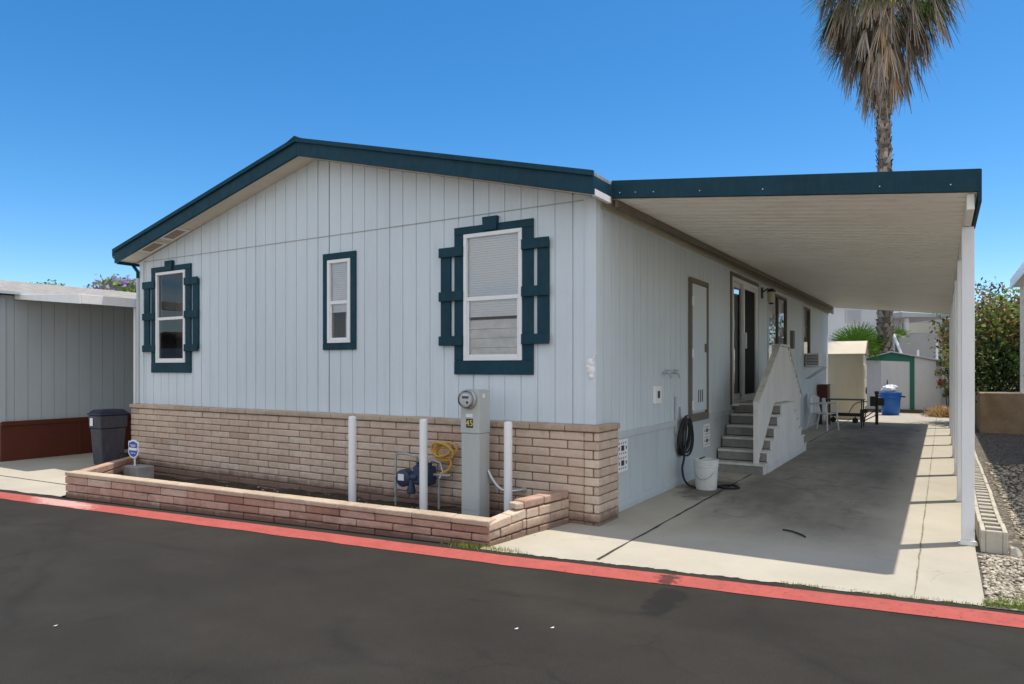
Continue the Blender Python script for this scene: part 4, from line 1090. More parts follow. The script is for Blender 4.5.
# window air conditioner
ac = thing('air_conditioner', 'small white window air conditioner held by a bracket on side wall', 'air conditioner', (.2, 12.3, 1.6))
m = MB(); m.box(.02, .34, 12.02, 12.5, 1.56, 1.88); aco = build('housing', m, M['chair'], ac, bevel=.015)
m = MB()
for k in range(7): m.box(.05, .31, 12.012, 12.0195, 1.60 + .036 * k, 1.618 + .036 * k)
build('grille', m, M['binside'], ac)
for yy in (12.1, 12.55):
    m = MB(); m.tube([(.02, yy, 1.25), (.44, yy, 1.55), (.02, yy, 1.546)], .014, 6); build('bracket', m, M['galv'], ac)

# plastic chair
def chair(x, y, rz):
    c = thing('plastic_chair', 'white plastic garden chair standing past the steps by the house wall', 'chair', (x, y, .013))
    Rz = Matrix.Rotation(rz, 4, 'Z'); T = Matrix.Translation((x, y, .013)) @ Rz
    def tr(m): m.v = [tuple(T @ Vector(v)) for v in m.v]; return m
    m = MB(); N = 8
    for i in range(N):
        for j in range(N):
            def p(i, j):
                u, w = i / N - .5, j / N - .5; return (u * (.46 - .05 * (w + .5)), w * .44, .42 - .025 * math.cos(u * 3) * math.cos(w * 2.5) + .01 * (w < -.45))
            m.add([p(i, j), p(i + 1, j), p(i + 1, j + 1), p(i, j + 1)], [(0, 1, 2, 3)], .5, 0, True)
    o = build('seat', tr(m), M['chair'], c); s_ = o.modifiers.new('s', 'SOLIDIFY'); s_.thickness = .015
    m = MB()
    for k in range(7):
        u = (k - 3) / 3; xx = u * .19; m.box(xx - .022, xx + .022, .215 + .02 * (1 - u * u), .232 + .02 * (1 - u * u), .41, .80 + .05 * (1 - u * u))
    m.tube([(-.23, .20, .40), (-.225, .25, .62), (-.19, .29, .80), (-.08, .31, .87), (.08, .31, .87), (.19, .29, .80), (.225, .25, .62), (.23, .20, .40)], .018, 8)
    build('backrest', tr(m), M['chair'], c)
    for sx in (-1, 1):
        m = MB(); m.tube([(sx * .22, -.20, .63), (sx * .26, -.20, .655), (sx * .27, -.02, .66), (sx * .25, .22, .64)], .022, 8); build('armrest', tr(m), M['chair'], c)
        m = MB(); m.tube([(sx * .25, -.20, .65), (sx * .24, -.21, .42), (sx * .27, -.24, 0)], [.018, .022, .016], 8); build('leg', tr(m), M['chair'], c)
        m = MB(); m.tube([(sx * .21, .21, .42), (sx * .25, .30, 0)], [.024, .016], 8); build('leg', tr(m), M['chair'], c)
chair(.42, 12.1, R(70))
tbl = thing('patio_table', 'thin dark metal patio table frame behind the white chair', 'table', (.75, 13.6, .013))
m = MB(); m.box(.30, 1.18, 13.3, 13.9, .70, .72); build('tabletop', m, M['blackmetal'], tbl, bevel=.004)
for sx, sy in ((.34, 13.34), (1.14, 13.34), (.34, 13.86), (1.14, 13.86)):
    m = MB(); m.tube([(sx, sy, .013), (sx, sy, .70)], .014, 8); build('leg', m, M['blackmetal'], tbl)
cbt = thing('storage_cabinet', 'red-brown wooden cabinet against the wall behind patio table', 'cabinet', (.4, 15.1, .013))
m = MB(); m.box(.03, .27, 13.95, 14.45, .72, 1.06); build('box', m, M['brown'], cbt, bevel=.006)
m = MB(); m.box(.03, .29, 13.93, 14.47, 1.061, 1.08); build('top', m, M['wood'], cbt, bevel=.004)
for sx in (.06, .24):
    m = MB(); m.box(sx - .02, sx + .02, 14.0, 14.4, .013, .719); build('leg', m, M['brown'], cbt)
# tow cart: low bar on casters with a hitch post
ct_ = thing('tow_cart', 'rusty black tow bar cart with upright hitch post on the driveway', 'cart', (1.0, 14.6, .013))
m = MB(); m.box(.25, 1.05, 14.80, 14.88, .20, .29); m.box(.97, 1.05, 14.78, 14.90, .06, .40); build('bar', m, M['blackmetal'], ct_, bevel=.006)
for x in (.85, .30):
    m = MB(); m.lathe([(0, -.025), (.06, -.025), (.075, -.01), (.075, .01), (.06, .025), (0, .025)], (x, 14.84, .092), 14, M=Matrix.Rotation(R(90), 3, 'X')); m.box(x - .012, x + .012, 14.81, 14.87, .092, .21); build('caster', m, M['black'], ct_)
m = MB(); m.tube([(1.38, 14.72, .013), (1.38, 14.72, .85)], .04, 10); m.box(1.22, 1.36, 14.68, 14.78, .50, .76); m.box(1.40, 1.56, 14.66, 14.76, .52, .72); m.tube([(1.38, 14.72, .82), (1.38, 14.72, .90)], .055, 10); build('hitch_post', m, M['blackmetal'], ct_)
m = MB(); m.tube(smooth([(.70, 14.82, .30), (.82, 14.8, .52), (.98, 14.78, .60), (1.15, 14.76, .62)], 5), .012, 6); m.tube([(1.05, 14.84, .15), (1.36, 14.74, .40)], .014, 6); m.tube([(1.05, 14.84, .08), (1.36, 14.74, .26)], .014, 6); m.tube([(1.08, 14.8, .05), (1.12, 14.78, .5)], .014, 6); m.lathe([(0, -.06), (.05, -.05), (.05, .05), (0, .06)], (1.11, 14.78, .36), 10)
build('brace', m, M['blackmetal'], ct_)
# litter on the ground
m = MB(); m.tube(smooth([(1.62, .62, .022), (1.70, .58, .026), (1.80, .50, .022), (1.84, .44, .02)], 4), [.008] * 13, 6)
single('twig', m, M['black'], 'dark crooked twig lying on the shaded driveway', 'twig', (1.7, .55, .02))
m = MB()
for k in range(5):
    a = k * 1.26; m.strip_leaf((2.36, 12.9, .02), (math.cos(a), math.sin(a), .25), .14, .07, (-math.sin(a), math.cos(a), 0), .3, .03)
single('dead_leaf', m, M['black'], 'dark crumpled rag on the far shaded driveway', 'rag', (2.36, 12.9, .02))
def on_ground(px, py):
    d = FPX * CAM[2] / (py - 368); return camspace(px, d)
for px, py, lab in ((53, 627, 'tiny white paper scrap on asphalt at lower left of the road'), (514, 630, 'tiny white paper scrap on asphalt below the planter corner'), (550, 629, 'tiny white scrap on asphalt left of the dark tar stain')):
    x, y = on_ground(px, py); m = MB(); m.add([(x, y, .006), (x + .02, y + .006, .008), (x + .018, y + .02, .012), (x + .003, y + .018, .006)], [(0, 1, 2, 3)]); single('paper_scrap', m, M['signwhite'], lab, 'litter', (x, y, .006))

# ================================================================== BLOCK EDGING (right of posts)
be = MB(); y = .72; bi = 0
while y < 13.2:
    x0 = 3.14 + ru(-.006, .006); x1 = x0 + .185; zt = .19 + ru(-.008, .008); L = .395
    # top with three slots: build as bars
    ys = [0, .07, .105, .18, .215, .29, .325, L]
    be.box(x0, x0 + .035, y, y + L, .0, zt, .5); be.box(x1 - .035, x1, y, y + L, .0, zt, .5)
    for a, b in ((0, .04), (.165, .225), (.355, L)): be.box(x0 + .0352, x1 - .0352, y + a, y + b, .0, zt - .001, .5)
    y += L + .006; bi += 1
for k in range(40):
    pass
tagb = single('block_edging', be, M['cinder'], 'row of pale slotted cinder blocks edging gravel beside the carport posts', 'block border', (3.26, 7, 0), bevel=.008)
m = MB(); m.add([(3.335, .70, 0), (3.40, .68, 0), (3.44, .78, 0), (3.34, .80, 0), (3.345, .71, .06), (3.385, .71, .085), (3.41, .77, .05), (3.345, .78, .075)], [(3, 2, 1, 0), (4, 5, 6, 7), (0, 1, 5, 4), (1, 2, 6, 5), (2, 3, 7, 6), (3, 0, 4, 7)])
single('block_chunk', m, M['cinder'], 'small broken cinder block chunk lying at the near end of block row', 'block', (3.41, .77, 0), bevel=.01)

# ================================================================== RETAINING WALL, SHRUBS AT RIGHT
m = MB(); m.box(3.62, 14, 13.42, 13.62, -.03, .93); m.box(3.62, 3.78, 13.62, 22, -.03, .93)
single('retaining_wall', m, M['rwall'], 'stained tan stucco retaining wall below the rusty shrubs', 'wall', (8, 13.5, 0), bevel=.01)
def clumpy(mb, c, rad, n, size, clumps, shell=.55, base=.5, var=.25, seed=1):
    rg = random.Random(seed); cl = []
    for i in range(clumps):
        while True:
            p = Vector((rg.uniform(-1, 1), rg.uniform(-1, 1), rg.uniform(-1, 1)))
            if shell < p.length < 1: break
        cl.append((Vector((c[0] + p.x * rad[0], c[1] + p.y * rad[1], c[2] + p.z * rad[2])), rg.uniform(.16, .38), rg.gauss(base, var)))
    for i in range(n):
        cc, cr, tone = rg.choice(cl)
        k = cr * min(rad) * 1.1
        cl_ = lambda v: max(-1.7, min(1.7, v))
        q = cc + Vector((cl_(rg.gauss(0, 1)) * k, cl_(rg.gauss(0, 1)) * k, cl_(rg.gauss(0, 1)) * k * .8))
        d = Vector((rg.gauss(0, 1), rg.gauss(0, 1), rg.gauss(.2, 1))).normalized(); s_ = d.orthogonal().normalized()
        s_.rotate(Matrix.Rotation(rg.uniform(0, 6.28), 3, d))
        e = d.cross(s_); L = size * rg.uniform(.6, 1.4); w = L * rg.uniform(.35, .6)
        mb.add([q - s_ * L * .5, q + e * w * .5, q + s_ * L * .5, q - e * w * .5], [(0, 1, 2, 3)], min(1, max(0, tone + rg.gauss(0, .13))))
def stems(mb, base, c, rad, n, r0, seed=3):
    rg = random.Random(seed)
    for i in range(n):
        a = rg.uniform(0, 6.28); e = Vector((c[0] + rad[0] * .7 * math.cos(a) * rg.random(), c[1] + rad[1] * .7 * math.sin(a) * rg.random(), c[2] + rad[2] * rg.uniform(-.2, .7)))
        b = Vector(base) + Vector((math.cos(a), math.sin(a), 0)) * r0 * 2; mid = (b + e) / 2 + Vector((rg.gauss(0, .1), rg.gauss(0, .1), rg.uniform(0, .2)))
        mb.tube([b, mid, e], [r0, r0 * .7, r0 * .25], 6)
def shrub(name, label, cat, base, c, rad, mat, n, size, clumps, seed, stem_n=7, r0=.03, group=None, base_t=.5, shell=.45, extra=None):
    t = thing(name, label, cat, base, group)
    m = MB(); clumpy(m, c, rad, n, size, clumps, shell, base_t, .24, seed); build('foliage', m, mat, t)
    m = MB(); stems(m, base, c, rad, stem_n, r0, seed); build('stem', m, M['bark'], t)
    if extra:
        m = MB(); clumpy(m, c, (rad[0] * 1.03, rad[1] * 1.03, rad[2] * 1.0), extra[1], extra[2], extra[3], .7, .5, .25, seed + 9); build('blossom', m, extra[0], t)
    return t
def P(px, d): return camspace(px, d)
x, y = P(998, 18.5)
shrub('flowering_shrub', 'large rusty green shrub with red blossom behind the tan retaining wall', 'shrub', (x, y, .93), (x, y, 2.35), (1.15, 1.1, .98), M['leafrust'], 5200, .13, 70, 11, 9, .03, extra=(M['leafbright'], 1500, .13, 24))
x, y = P(1004, 17.6)
shrub('dark_shrub', 'dense dark green low shrub filling the top of retaining wall', 'shrub', (x, y, .93), (x, y, 1.45), (1.05, .7, .62), M['leafdark'], 4200, .11, 60, 12, 7, .02, base_t=.35)
x, y = P(1040, 18.2)
shrub('rust_shrub', 'brown and green shrub behind right neighbour white post', 'shrub', (x, y, .93), (x, y, 2.1), (1.1, 1.0, 1.15), M['leafrust'], 3600, .12, 50, 13, 8, .03, base_t=.4)
x, y = P(986, 27)
shrub('bare_tree', 'grey half-bare tree rising behind the rusty shrub', 'tree', (x, y, .93), (x, y, 3.6), (1.1, 1.1, 1.15), M['leafgray'], 1700, .14, 40, 14, 12, .06)
x, y = P(949, 22.5)
shrub('post_shrub', 'dark reddish shrub between metal shed and carport posts', 'shrub', (x, y, 0), (x, y, 1.75), (.30, .5, 1.35), M['leafrust'], 1900, .11, 44, 15, 7, .02, base_t=.3)
m = MB()
x0, y0 = P(947, 21.5)
for i in range(900):
    a = ru(0, 6.28); q = Vector((x0 + random.gauss(0, .22), y0 + random.gauss(0, .25), .0)); d = Vector((math.cos(a) * .6, math.sin(a) * .6, ru(.3, 1.2)))
    m.strip_leaf(q, d, ru(.2, .6), .025, (-math.sin(a), math.cos(a), 0), rnd(), .1)
tag(build('dry_weeds', m, M['dry'], None), kind='stuff')

# right neighbour's carport: shades the gravel
nc = thing('neighbor_carport', 'white carport post and roof edge of the right neighbour above retaining wall', 'carport', (4.45, 13.75, .93))
m = MB(); m.box(4.26, 7.6, 2.0, 14.0, 3.42, 3.56); build('roof', m, M['white'], nc, bevel=.01)
m = MB(); m.box(4.23, 4.259, 1.98, 14.02, 3.38, 3.62); build('gutter', m, M['white'], nc, bevel=.008)
m = MB(); m.box(4.40, 4.475, 13.70, 13.78, .93, 3.42); build('post', m, M['post'], nc, bevel=.005)
m = MB(); m.box(7.4, 7.5, 8, 8.1, 0, 3.42); build('rear_post', m, M['post'], nc)

# ================================================================== SHEDS AND BACK YARD
def shedbox(x0, x1, y0, y1): pass
rs = thing('resin_shed', 'small beige resin garden shed with gabled roof beside the house', 'shed', (.35, 16.9, .013))
sx0, sx1, sy0, sy1, sh = -.2, .90, 16.42, 17.4, 1.93
m = MB(); m.box(sx0, sx1, sy0, sy1, .03, sh)
m.prism([(sy0, sh + .001), (sy1, sh + .001), ((sy0 + sy1) / 2, 2.25)], sx0 + .005, sx1 - .005, 'x')
build('wall', m, M['shed'], rs, bevel=.01)
m = MB()
for (a, b) in ((sx0 - .005, sx0 + .14), (sx1 - .14, sx1 + .005)): m.box(a, b, sy0 - .018, sy0 - .001, .02, sh - .01)
m.box(sx0 + .141, sx1 - .141, sy0 - .014, sy0 - .001, sh - .10, sh - .01); m.box(sx0 + .141, sx1 - .141, sy0 - .014, sy0 - .001, .02, .10)
build('corner_panel', m, M['shed'], rs, bevel=.006)
m = MB(); ymid = (sy0 + sy1) / 2
for s_, ye in ((-1, sy0 - .08), (1, sy1 + .08)):
    zb = sh - .03; m.add([(xx, yy, zz + k) for k in (0, .04) for (yy, zz) in ((ye, zb), (ymid, 2.29)) for xx in (sx0 - .07, sx1 + .07)], [(0, 1, 3, 2), (4, 6, 7, 5), (0, 4, 5, 1), (2, 3, 7, 6), (0, 2, 6, 4), (1, 5, 7, 3)])
build('roof', m, M['shedroof'], rs, bevel=.008)
m = MB()
for s_, ye in ((-1, sy0 - .09), (1, sy1 + .09)):
    zb = sh - .04; m.add([(xx, yy, zz + k) for k in (-.03, .045) for (yy, zz) in ((ye, zb), (ymid, 2.30)) for xx in (sx1 + .071, sx1 + .09)], [(0, 1, 3, 2), (4, 6, 7, 5), (0, 4, 5, 1), (2, 3, 7, 6), (0, 2, 6, 4), (1, 5, 7, 3)])
build('roof_edge', m, M['dark_trim'], rs)
m = MB(); m.box(sx1 + .002, sx1 + .025, sy0 + .12, sy1 - .12, .06, 1.62); dro = build('door', m, M['shed'], rs, bevel=.008)
m = MB()
for k in range(4):
    for j in (0, 1): m.box(sx1 + .0255, sx1 + .034, sy0 + .18 + j * .34, sy0 + .45 + j * .34, .16 + k * .36, .42 + k * .36)
build('door_panel', m, M['shed'], dro, bevel=.006)
m = MB(); m.box(sx1 + .0255, sx1 + .06, ymid - .02, ymid + .02, .75, .95); build('handle', m, M['blackmetal'], dro)

mt_ = thing('metal_shed', 'pale grey sheet metal shed with green trim behind the blue bin', 'shed', (1.9, 20.6, .013))
x0, x1, yf, yb = .62, 2.84, 20.6, 22.4
hP, xp, xg = 2.10, 1.40, 1.94
rz = lambda x: hP - .05 - (xp - x) * .28 if x < xp else hP - .05 - (x - xp) * .215
m = MB(); m.prism([(x0, .12), (x1, .12), (x1, 1.68), (x0, 1.68)], yf, yb); m.prism([(x0, 1.681), (x1, 1.681), (x1, rz(x1)), (xp, rz(xp)), (x0, rz(x0))], yf + .004, yb)
build('wall', m, M['metalshed'], mt_)
m = MB(); m.prism([(x0, 1.79), (xg, 1.74), (xg, rz(xg) - .002), (xp, rz(xp) - .002), (x0, rz(x0) - .002)], yf - .02, yf + .002); m.box(xg, xg + .13, yf - .03, yf + .002, .13, rz(xg + .13) - .003); build('green_trim', m, M['green'], mt_, bevel=.004)
m = MB(); m.prism([(xg + .134, .14), (x1 - .02, .14), (x1 - .02, rz(x1) - .02), (xg + .134, rz(xg + .13) - .02)], yf - .012, yf - .001); do_ = build('door', m, M['metalshed_door'], mt_, bevel=.004)
m = MB(); m.prism([(1.075, .14), (xg - .004, .14), (xg - .004, 1.73), (1.075, 1.78)], yf - .012, yf - .001); build('door', m, M['metalshed_door'], mt_, bevel=.004)
m = MB()
for a, b in ((x0 - .1, xp), (xp, x1 + .12)):
    m.prism([(a, rz(a)), (b, rz(b)), (b, rz(b) + .035), (a, rz(a) + .035)], yf - .1, yb + .1)
build('roof', m, M['bgroof'], mt_, bevel=.004)
m = MB(); m.box(x0, x1 + .02, yf - .03, yb, .012, .118); build('skid', m, M['wood'], mt_)
pl_ = MB(); pl_.tube([(1.28, 20.5, .02), (1.27, 20.65, 1.62)], .018, 8); pl_.lathe([(0, .0), (.06, .02), (.07, .1), (.03, .16), (0, .18)], (1.28, 20.52, .72), 10)
single('broom', pl_, M['blackmetal'], 'dark pole leaning on the metal shed behind blue bin', 'pole', (1.28, 20.5, .02))
tb_ = thing('trash_can', 'blue round plastic trash can on sunny concrete by metal shed', 'trash can', (1.45, 19.2, .013))
m = MB(); m.lathe([(0, 0), (.235, 0), (.25, .02), (.30, .66), (.325, .67), (.325, .72), (.30, .725), (.29, .70), (.235, .03), (0, .03)], (1.45, 19.2, .013), 28); m.lathe([(.285, .5), (.305, .51), (.305, .53), (.287, .54)], (1.45, 19.2, .013), 28)
build('barrel', m, M['bluecan'], tb_)
for s_ in (-1, 1):
    m = MB(); m.tube([(1.45 + s_ * .30, 19.12, .62), (1.45 + s_ * .40, 19.16, .60), (1.45 + s_ * .40, 19.24, .60), (1.45 + s_ * .30, 19.28, .62)], .025, 8); build('handle', m, M['bluecan'] if s_ < 0 else M['black'], tb_)
bgm = MB(); rg = random.Random(5)
for q in range(5):
    cx, cy, cz = 1.45 + rg.uniform(-.14, .14), 19.2 + rg.uniform(-.14, .14), .78 + rg.uniform(-.02, .1); N = 12; K = 8
    vs = [];
    for i in range(K + 1):
        for j in range(N):
            a, b = math.pi * i / K, 2 * math.pi * j / N; rr = .16 * (1 + .22 * rg.uniform(-1, 1)); vs.append((cx + rr * math.sin(a) * math.cos(b), cy + rr * math.sin(a) * math.sin(b), cz + rr * .8 * math.cos(a)))
    bgm.add(vs, [(i * N + j, i * N + (j + 1) % N, (i + 1) * N + (j + 1) % N, (i + 1) * N + j) for i in range(K) for j in range(N)], .5, 0, True)
single('trash_bag', bgm, M['bag'], 'crumpled white plastic bags heaped in the blue trash can', 'plastic bag', (1.45, 19.2, .75), ang=30)

# ---- palm
def fan(mb, p, d, L, n, spread, r, w=.05, droop=.2, seg=3, rg=random):
    d = Vector(d).normalized(); s_ = d.cross(Vector((0, 0, 1)))
    if s_.length < .01: s_ = Vector((1, 0, 0))
    s_.normalize()
    for k in range(n):
        a = (k / (n - 1) - .5) * spread
        dd = d * math.cos(a) + s_ * math.sin(a)
        mb.strip_leaf(p, dd, L * (1 - .25 * abs(a) / (spread / 2 + .01)) * rg.uniform(.9, 1.05), w, dd.cross(d.cross(s_)) if dd.cross(d.cross(s_)).length > .01 else s_, min(1, max(0, r + rg.gauss(0, .12))), droop * rg.uniform(.5, 1.5), seg, .15)
rp = random.Random(21)
px_, py_ = P(883, 24)
pt = thing('palm_tree', 'tall fan palm with shaggy skirt of dead brown fronds behind carport', 'palm tree', (px_, py_, 0))
tr = MB(); H = 16.4; prof = []
for i in range(50):
    z = H * i / 49; prof.append((px_ + .08 * math.sin(z * .3), py_, z))
tr.tube(prof, [.24 - .05 * min(1, i / 30) for i in range(50)], 16, .15)
z = .2
while z < 13:
    for k in range(9):
        a = k * 2 * math.pi / 9 + (.35 if int(z / .17) % 2 else 0) + rp.uniform(-.3, .3); rr = .235 - .05 * min(1, z / 10)
        c = Vector((px_ + .08 * math.sin(z * .3) + rr * math.cos(a), py_ + rr * math.sin(a), z)); tn = Vector((-math.sin(a), math.cos(a), 0)); o_ = Vector((math.cos(a), math.sin(a), 0)); q = rp.uniform(.02, .12)
        top = c + Vector((0, 0, rp.uniform(.10, .24))) + o_ * q + tn * rp.uniform(-.03, .03)
        tr.add([c - tn * .085, c + tn * .085, top + tn * .05, top - tn * .05, c + Vector((0, 0, .13)) - o_ * .02], [(0, 1, 2, 3), (3, 2, 4)], min(1, max(0, rp.gauss(.62, .25))))
    z += .17
build('trunk', tr, M['palmtrunk'], pt)
sk = MB()
for i in range(270):
    u = rp.random() ** .8; za = 12.55 + 3.6 * u; a = rp.uniform(0, 6.28)
    inc = R(84 - 64 * u + rp.gauss(0, 11))    # below the horizontal
    o_ = Vector((math.cos(a), math.sin(a), 0)); d = o_ * math.cos(inc) + Vector((0, 0, -math.sin(inc)))
    st_ = Vector((px_, py_, za)) + o_ * .22; L = (rp.uniform(.85, 1.4) + .7 * u) * (1 + .1 * math.cos(a)); e = st_ + d * L + Vector((0, 0, -.18 * L))
    tone = min(1, max(0, rp.gauss(.54, .26)))
    sk.strip_leaf(st_, e - st_, (e - st_).length, .05, (-math.sin(a), math.cos(a), 0), tone * .9, 0, 2, .7)
    tn = Vector((-math.sin(a), math.cos(a), 0)); n = rp.randint(12, 18)
    for k in range(n):
        s_ = (k / (n - 1) - .5) * 1.7
        dd = (d * .45 + Vector((0, 0, -.9)) + tn * s_ * .55 + o_ * rp.gauss(0, .12)).normalized()
        sk.strip_leaf(e, dd, rp.uniform(.4, 1.45) * (1 - .3 * abs(s_)), rp.choice((.025, .04, .05, .085)), (tn + o_ * rp.gauss(0, .5)), min(1, max(0, tone + rp.gauss(0, .14))), .15, 3, .25)
build('dead_frond_skirt', sk, M['palmdead'], pt)
gp = MB()
for i in range(80):
    u = rp.random(); a = rp.uniform(0, 6.28); inc = R(-75 + 112 * u); o_ = Vector((math.cos(a), math.sin(a), 0)); d = o_ * math.cos(inc) + Vector((0, 0, -math.sin(inc)))
    st_ = Vector((px_, py_, 15.9 - 1.5 * u)) + o_ * .2; L = rp.uniform(1.0, 1.6); e = st_ + d * L + Vector((0, 0, -.25 * L))
    gp.strip_leaf(st_, e - st_, (e - st_).length, .05, (-math.sin(a), math.cos(a), 0), .8, 0, 2, .6)
    fan(gp, e, (e - st_).normalized() + Vector((0, 0, -.25)), rp.uniform(1.0, 1.4), 26, 3.6, rp.gauss(.5, .2), .06, .35, 3, rp)
build('green_crown', gp, M['palmgreen'], pt)

fx, fy = P(857, 24.2)
fp_ = thing('fan_palm', 'young bright green fan palm showing above the beige shed', 'palm tree', (fx, fy, 0))
m = MB(); m.tube([(fx, fy, 0), (fx, fy, 2.1)], [.17, .14], 12, .2); build('trunk', m, M['palmtrunk'], fp_)
m = MB(); rq = random.Random(4)
for i in range(26):
    a = i * 2.4; inc = R(-82 + 92 * (i / 26)); o_ = Vector((math.cos(a), math.sin(a), 0)); d = o_ * math.cos(inc) + Vector((0, 0, -math.sin(inc)))
    st_ = Vector((fx, fy, 2.05)); e = st_ + d * rq.uniform(.35, .6)
    m.strip_leaf(st_, e - st_, (e - st_).length, .035, (-math.sin(a), math.cos(a), 0), .7, 0, 2, .6)
    up = Vector((0, 0, 1)); f_ = (d * .55 + up * .45).normalized(); s_ = Vector((-math.sin(a), math.cos(a), 0)); tone = rq.gauss(.62, .2); n = 26; Lf = rq.uniform(.65, .85)
    for k in range(n):
        an = (k / (n - 1) - .5) * 4.2; dd = f_ * math.cos(an) + s_ * math.sin(an)
        m.strip_leaf(e, dd, Lf * rq.uniform(.9, 1.05), .05, dd.cross(f_.cross(s_)), min(1, max(0, tone + rq.gauss(0, .1))), .1, 3, .25)
build('fronds', m, M['palmbright'], fp_)
fx, fy = P(897, 25.5)
fp2 = thing('palm_sapling', 'small pale green palm sapling just right of tall palm trunk', 'palm tree', (fx, fy, 0))
m = MB(); m.tube([(fx, fy, 0), (fx, fy, 2.5)], [.08, .06], 8, .3); build('trunk', m, M['palmtrunk'], fp2)
m = MB()
for i in range(10):
    a = rq.uniform(0, 6.28); inc = R(rq.uniform(-80, 0)); o_ = Vector((math.cos(a), math.sin(a), 0)); d = o_ * math.cos(inc) + Vector((0, 0, -math.sin(inc)))
    st_ = Vector((fx, fy, 2.45)); e = st_ + d * .35
    m.strip_leaf(st_, e - st_, .35, .03, (-math.sin(a), math.cos(a), 0), .8, 0, 1, .6); fan(m, e, d, .42, 14, 2.6, .8, .05, .1, 2, rq)
build('fronds', m, M['palmgreen'], fp2)

# ---- buildings beyond the yard
def facing(px0, px1, d, depth, z0, z1):
    a = Vector(P(px0, d)); b = Vector(P(px1, d)); n = Vector((-math.sin(YAW), math.cos(YAW))) * depth
    return a, b, n
def slab(m, px0, px1, d, depth, z0, z1, r=.5, z1b=None):
    a, b, n = facing(px0, px1, d, depth, z0, z1); z1b = z1 if z1b is None else z1b
    vs = [(a.x, a.y, z0), (b.x, b.y, z0), (b.x + n.x, b.y + n.y, z0), (a.x + n.x, a.y + n.y, z0), (a.x, a.y, z1), (b.x, b.y, z1b), (b.x + n.x, b.y + n.y, z1b), (a.x + n.x, a.y + n.y, z1)]
    m.add(vs, [(0, 3, 2, 1), (4, 5, 6, 7), (0, 1, 5, 4), (1, 2, 6, 5), (2, 3, 7, 6), (3, 0, 4, 7)], r)
D = 30.0
def zz(py, d): return CAM[2] + (368 - py) / FPX * d
bb = thing('white_building', 'white neighbouring home with small window behind the palm trunk', 'house', (*P(865, D), 0))
m = MB(); slab(m, 780, 901, D, 9, 0, zz(300, D)); build('wall', m, M['bgwhite'], bb)
m = MB(); slab(m, 774, 906, D - .4, 10, zz(301, D), zz(297, D)); build('roof', m, M['bgroof'], bb)
m = MB(); slab(m, 846, 862, D - .06, .05, zz(322, D), zz(309, D)); wo = build('window', m, M['bgwhite'], bb)
m = MB(); slab(m, 847, 861, D - .075, .012, zz(321, D), zz(310, D)); build('pane', m, M['glass'], wo)
m = MB(); slab(m, 893, 899, D - .3, .28, 0, zz(303, D)); build('corner_post', m, M['bgwhite'], bb)
gb_ = thing('gray_carport', 'low grey-roofed carport with cream fascia beyond the grey wall', 'carport', (*P(928, 29), 0))
m = MB(); slab(m, 902, 960, 28.4, 5, zz(317, 28.4), zz(312, 28.4), .5, zz(315, 28.4)); build('roof', m, M['bgroof'], gb_)
m = MB(); slab(m, 909, 962, 28.6, .12, zz(333, 28.6), zz(323, 28.6)); build('fascia', m, M['bgcream'], gb_)
m = MB(); slab(m, 906, 909, 28.6, .12, 0, zz(318, 28.6)); build('post', m, M['bgwhite'], gb_)
m = MB(); slab(m, 903, 965, 32.5, .15, 0, zz(318, 32)); build('rear_wall', m, M['bggray'], gb_)
m = MB(); slab(m, 899, 962, 27.5, .2, 0, zz(334, 27.5)); single('block_wall', m, M['bggray'], 'tall grey block wall behind the metal shed roof', 'wall', (*P(930, 27.5), 0))
m = MB(); slab(m, 897, 964, 27.4, .4, zz(334, 27.5) + .002, zz(332.5, 27.5)); 
m2 = MB()
a = Vector((*P(896, 25.5), 1.2)); b = Vector((*P(903, 25.5), zz(358, 25.5)))
pa = Vector((*P(893, 25.6), zz(333, 25.6))); pb = Vector((*P(902, 25.0), zz(356, 25)))
m2.tube([pa, pb, Vector((pb.x + .05, pb.y - .3, 0))], .05, 8); single('leaning_pole', m2, M['bgwhite'], 'white pole leaning beside the tall palm trunk', 'pole', (pb.x, pb.y, 0))
fence_labels = ['short white stake standing behind shed roof, left of the pair', 'tall white stake behind shed roof near the shrub']
for i, (px, top) in enumerate(((917, 350), (936, 343))):
    q = P(px, 24.2); m = MB(); m.tube([(q[0], q[1], 0), (q[0] + .03, q[1], zz(top, 24.2))], .035, 8); single('stake', m, M['bgwhite'], fence_labels[i], 'stake', (q[0], q[1], 0))

# ================================================================== LEFT NEIGHBOUR
nb = thing('neighbor_home', 'grey-sided mobile home next door with red-brown skirting at far left', 'house', (-10, 4, 0))
NX = -10.0
nwm = MB()
yy = -1.02; k = 0
while yy < 15:
    yb_ = yy + .20
    nwm.quad((NX, yy + .006, .64), (NX, yb_ - .006, .64), (NX, yb_ - .006, 2.70), (NX, yy + .006, 2.70))
    nwm.quad((NX, yb_ - .006, .64), (NX - .012, yb_ - .003, .64), (NX - .012, yb_ - .003, 2.70), (NX, yb_ - .006, 2.70))
    nwm.quad((NX - .012, yb_ - .003, .64), (NX - .012, yb_ + .003, .64), (NX - .012, yb_ + .003, 2.70), (NX - .012, yb_ - .003, 2.70))
    nwm.quad((NX - .012, yb_ + .003, .64), (NX, yb_ + .006, .64), (NX, yb_ + .006, 2.70), (NX - .012, yb_ + .003, 2.70))
    yy = yb_
nwm.quad((NX, -1.02, 0), (NX - 7, -1.02, 0), (NX - 7, -1.02, 2.7), (NX, -1.02, 2.7)); nwm.quad((NX - 7, -1.02, 0), (NX - 7, 15, 0), (NX - 7, 15, 2.7), (NX - 7, -1.02, 2.7))
build('side_wall', nwm, M['siding_gray'], nb)
m = MB(); m.box(NX - .02, NX + .02, -1.02, 15, 0, .60); m.box(NX - .02, NX + .045, -1.02, 15, .585, .655)
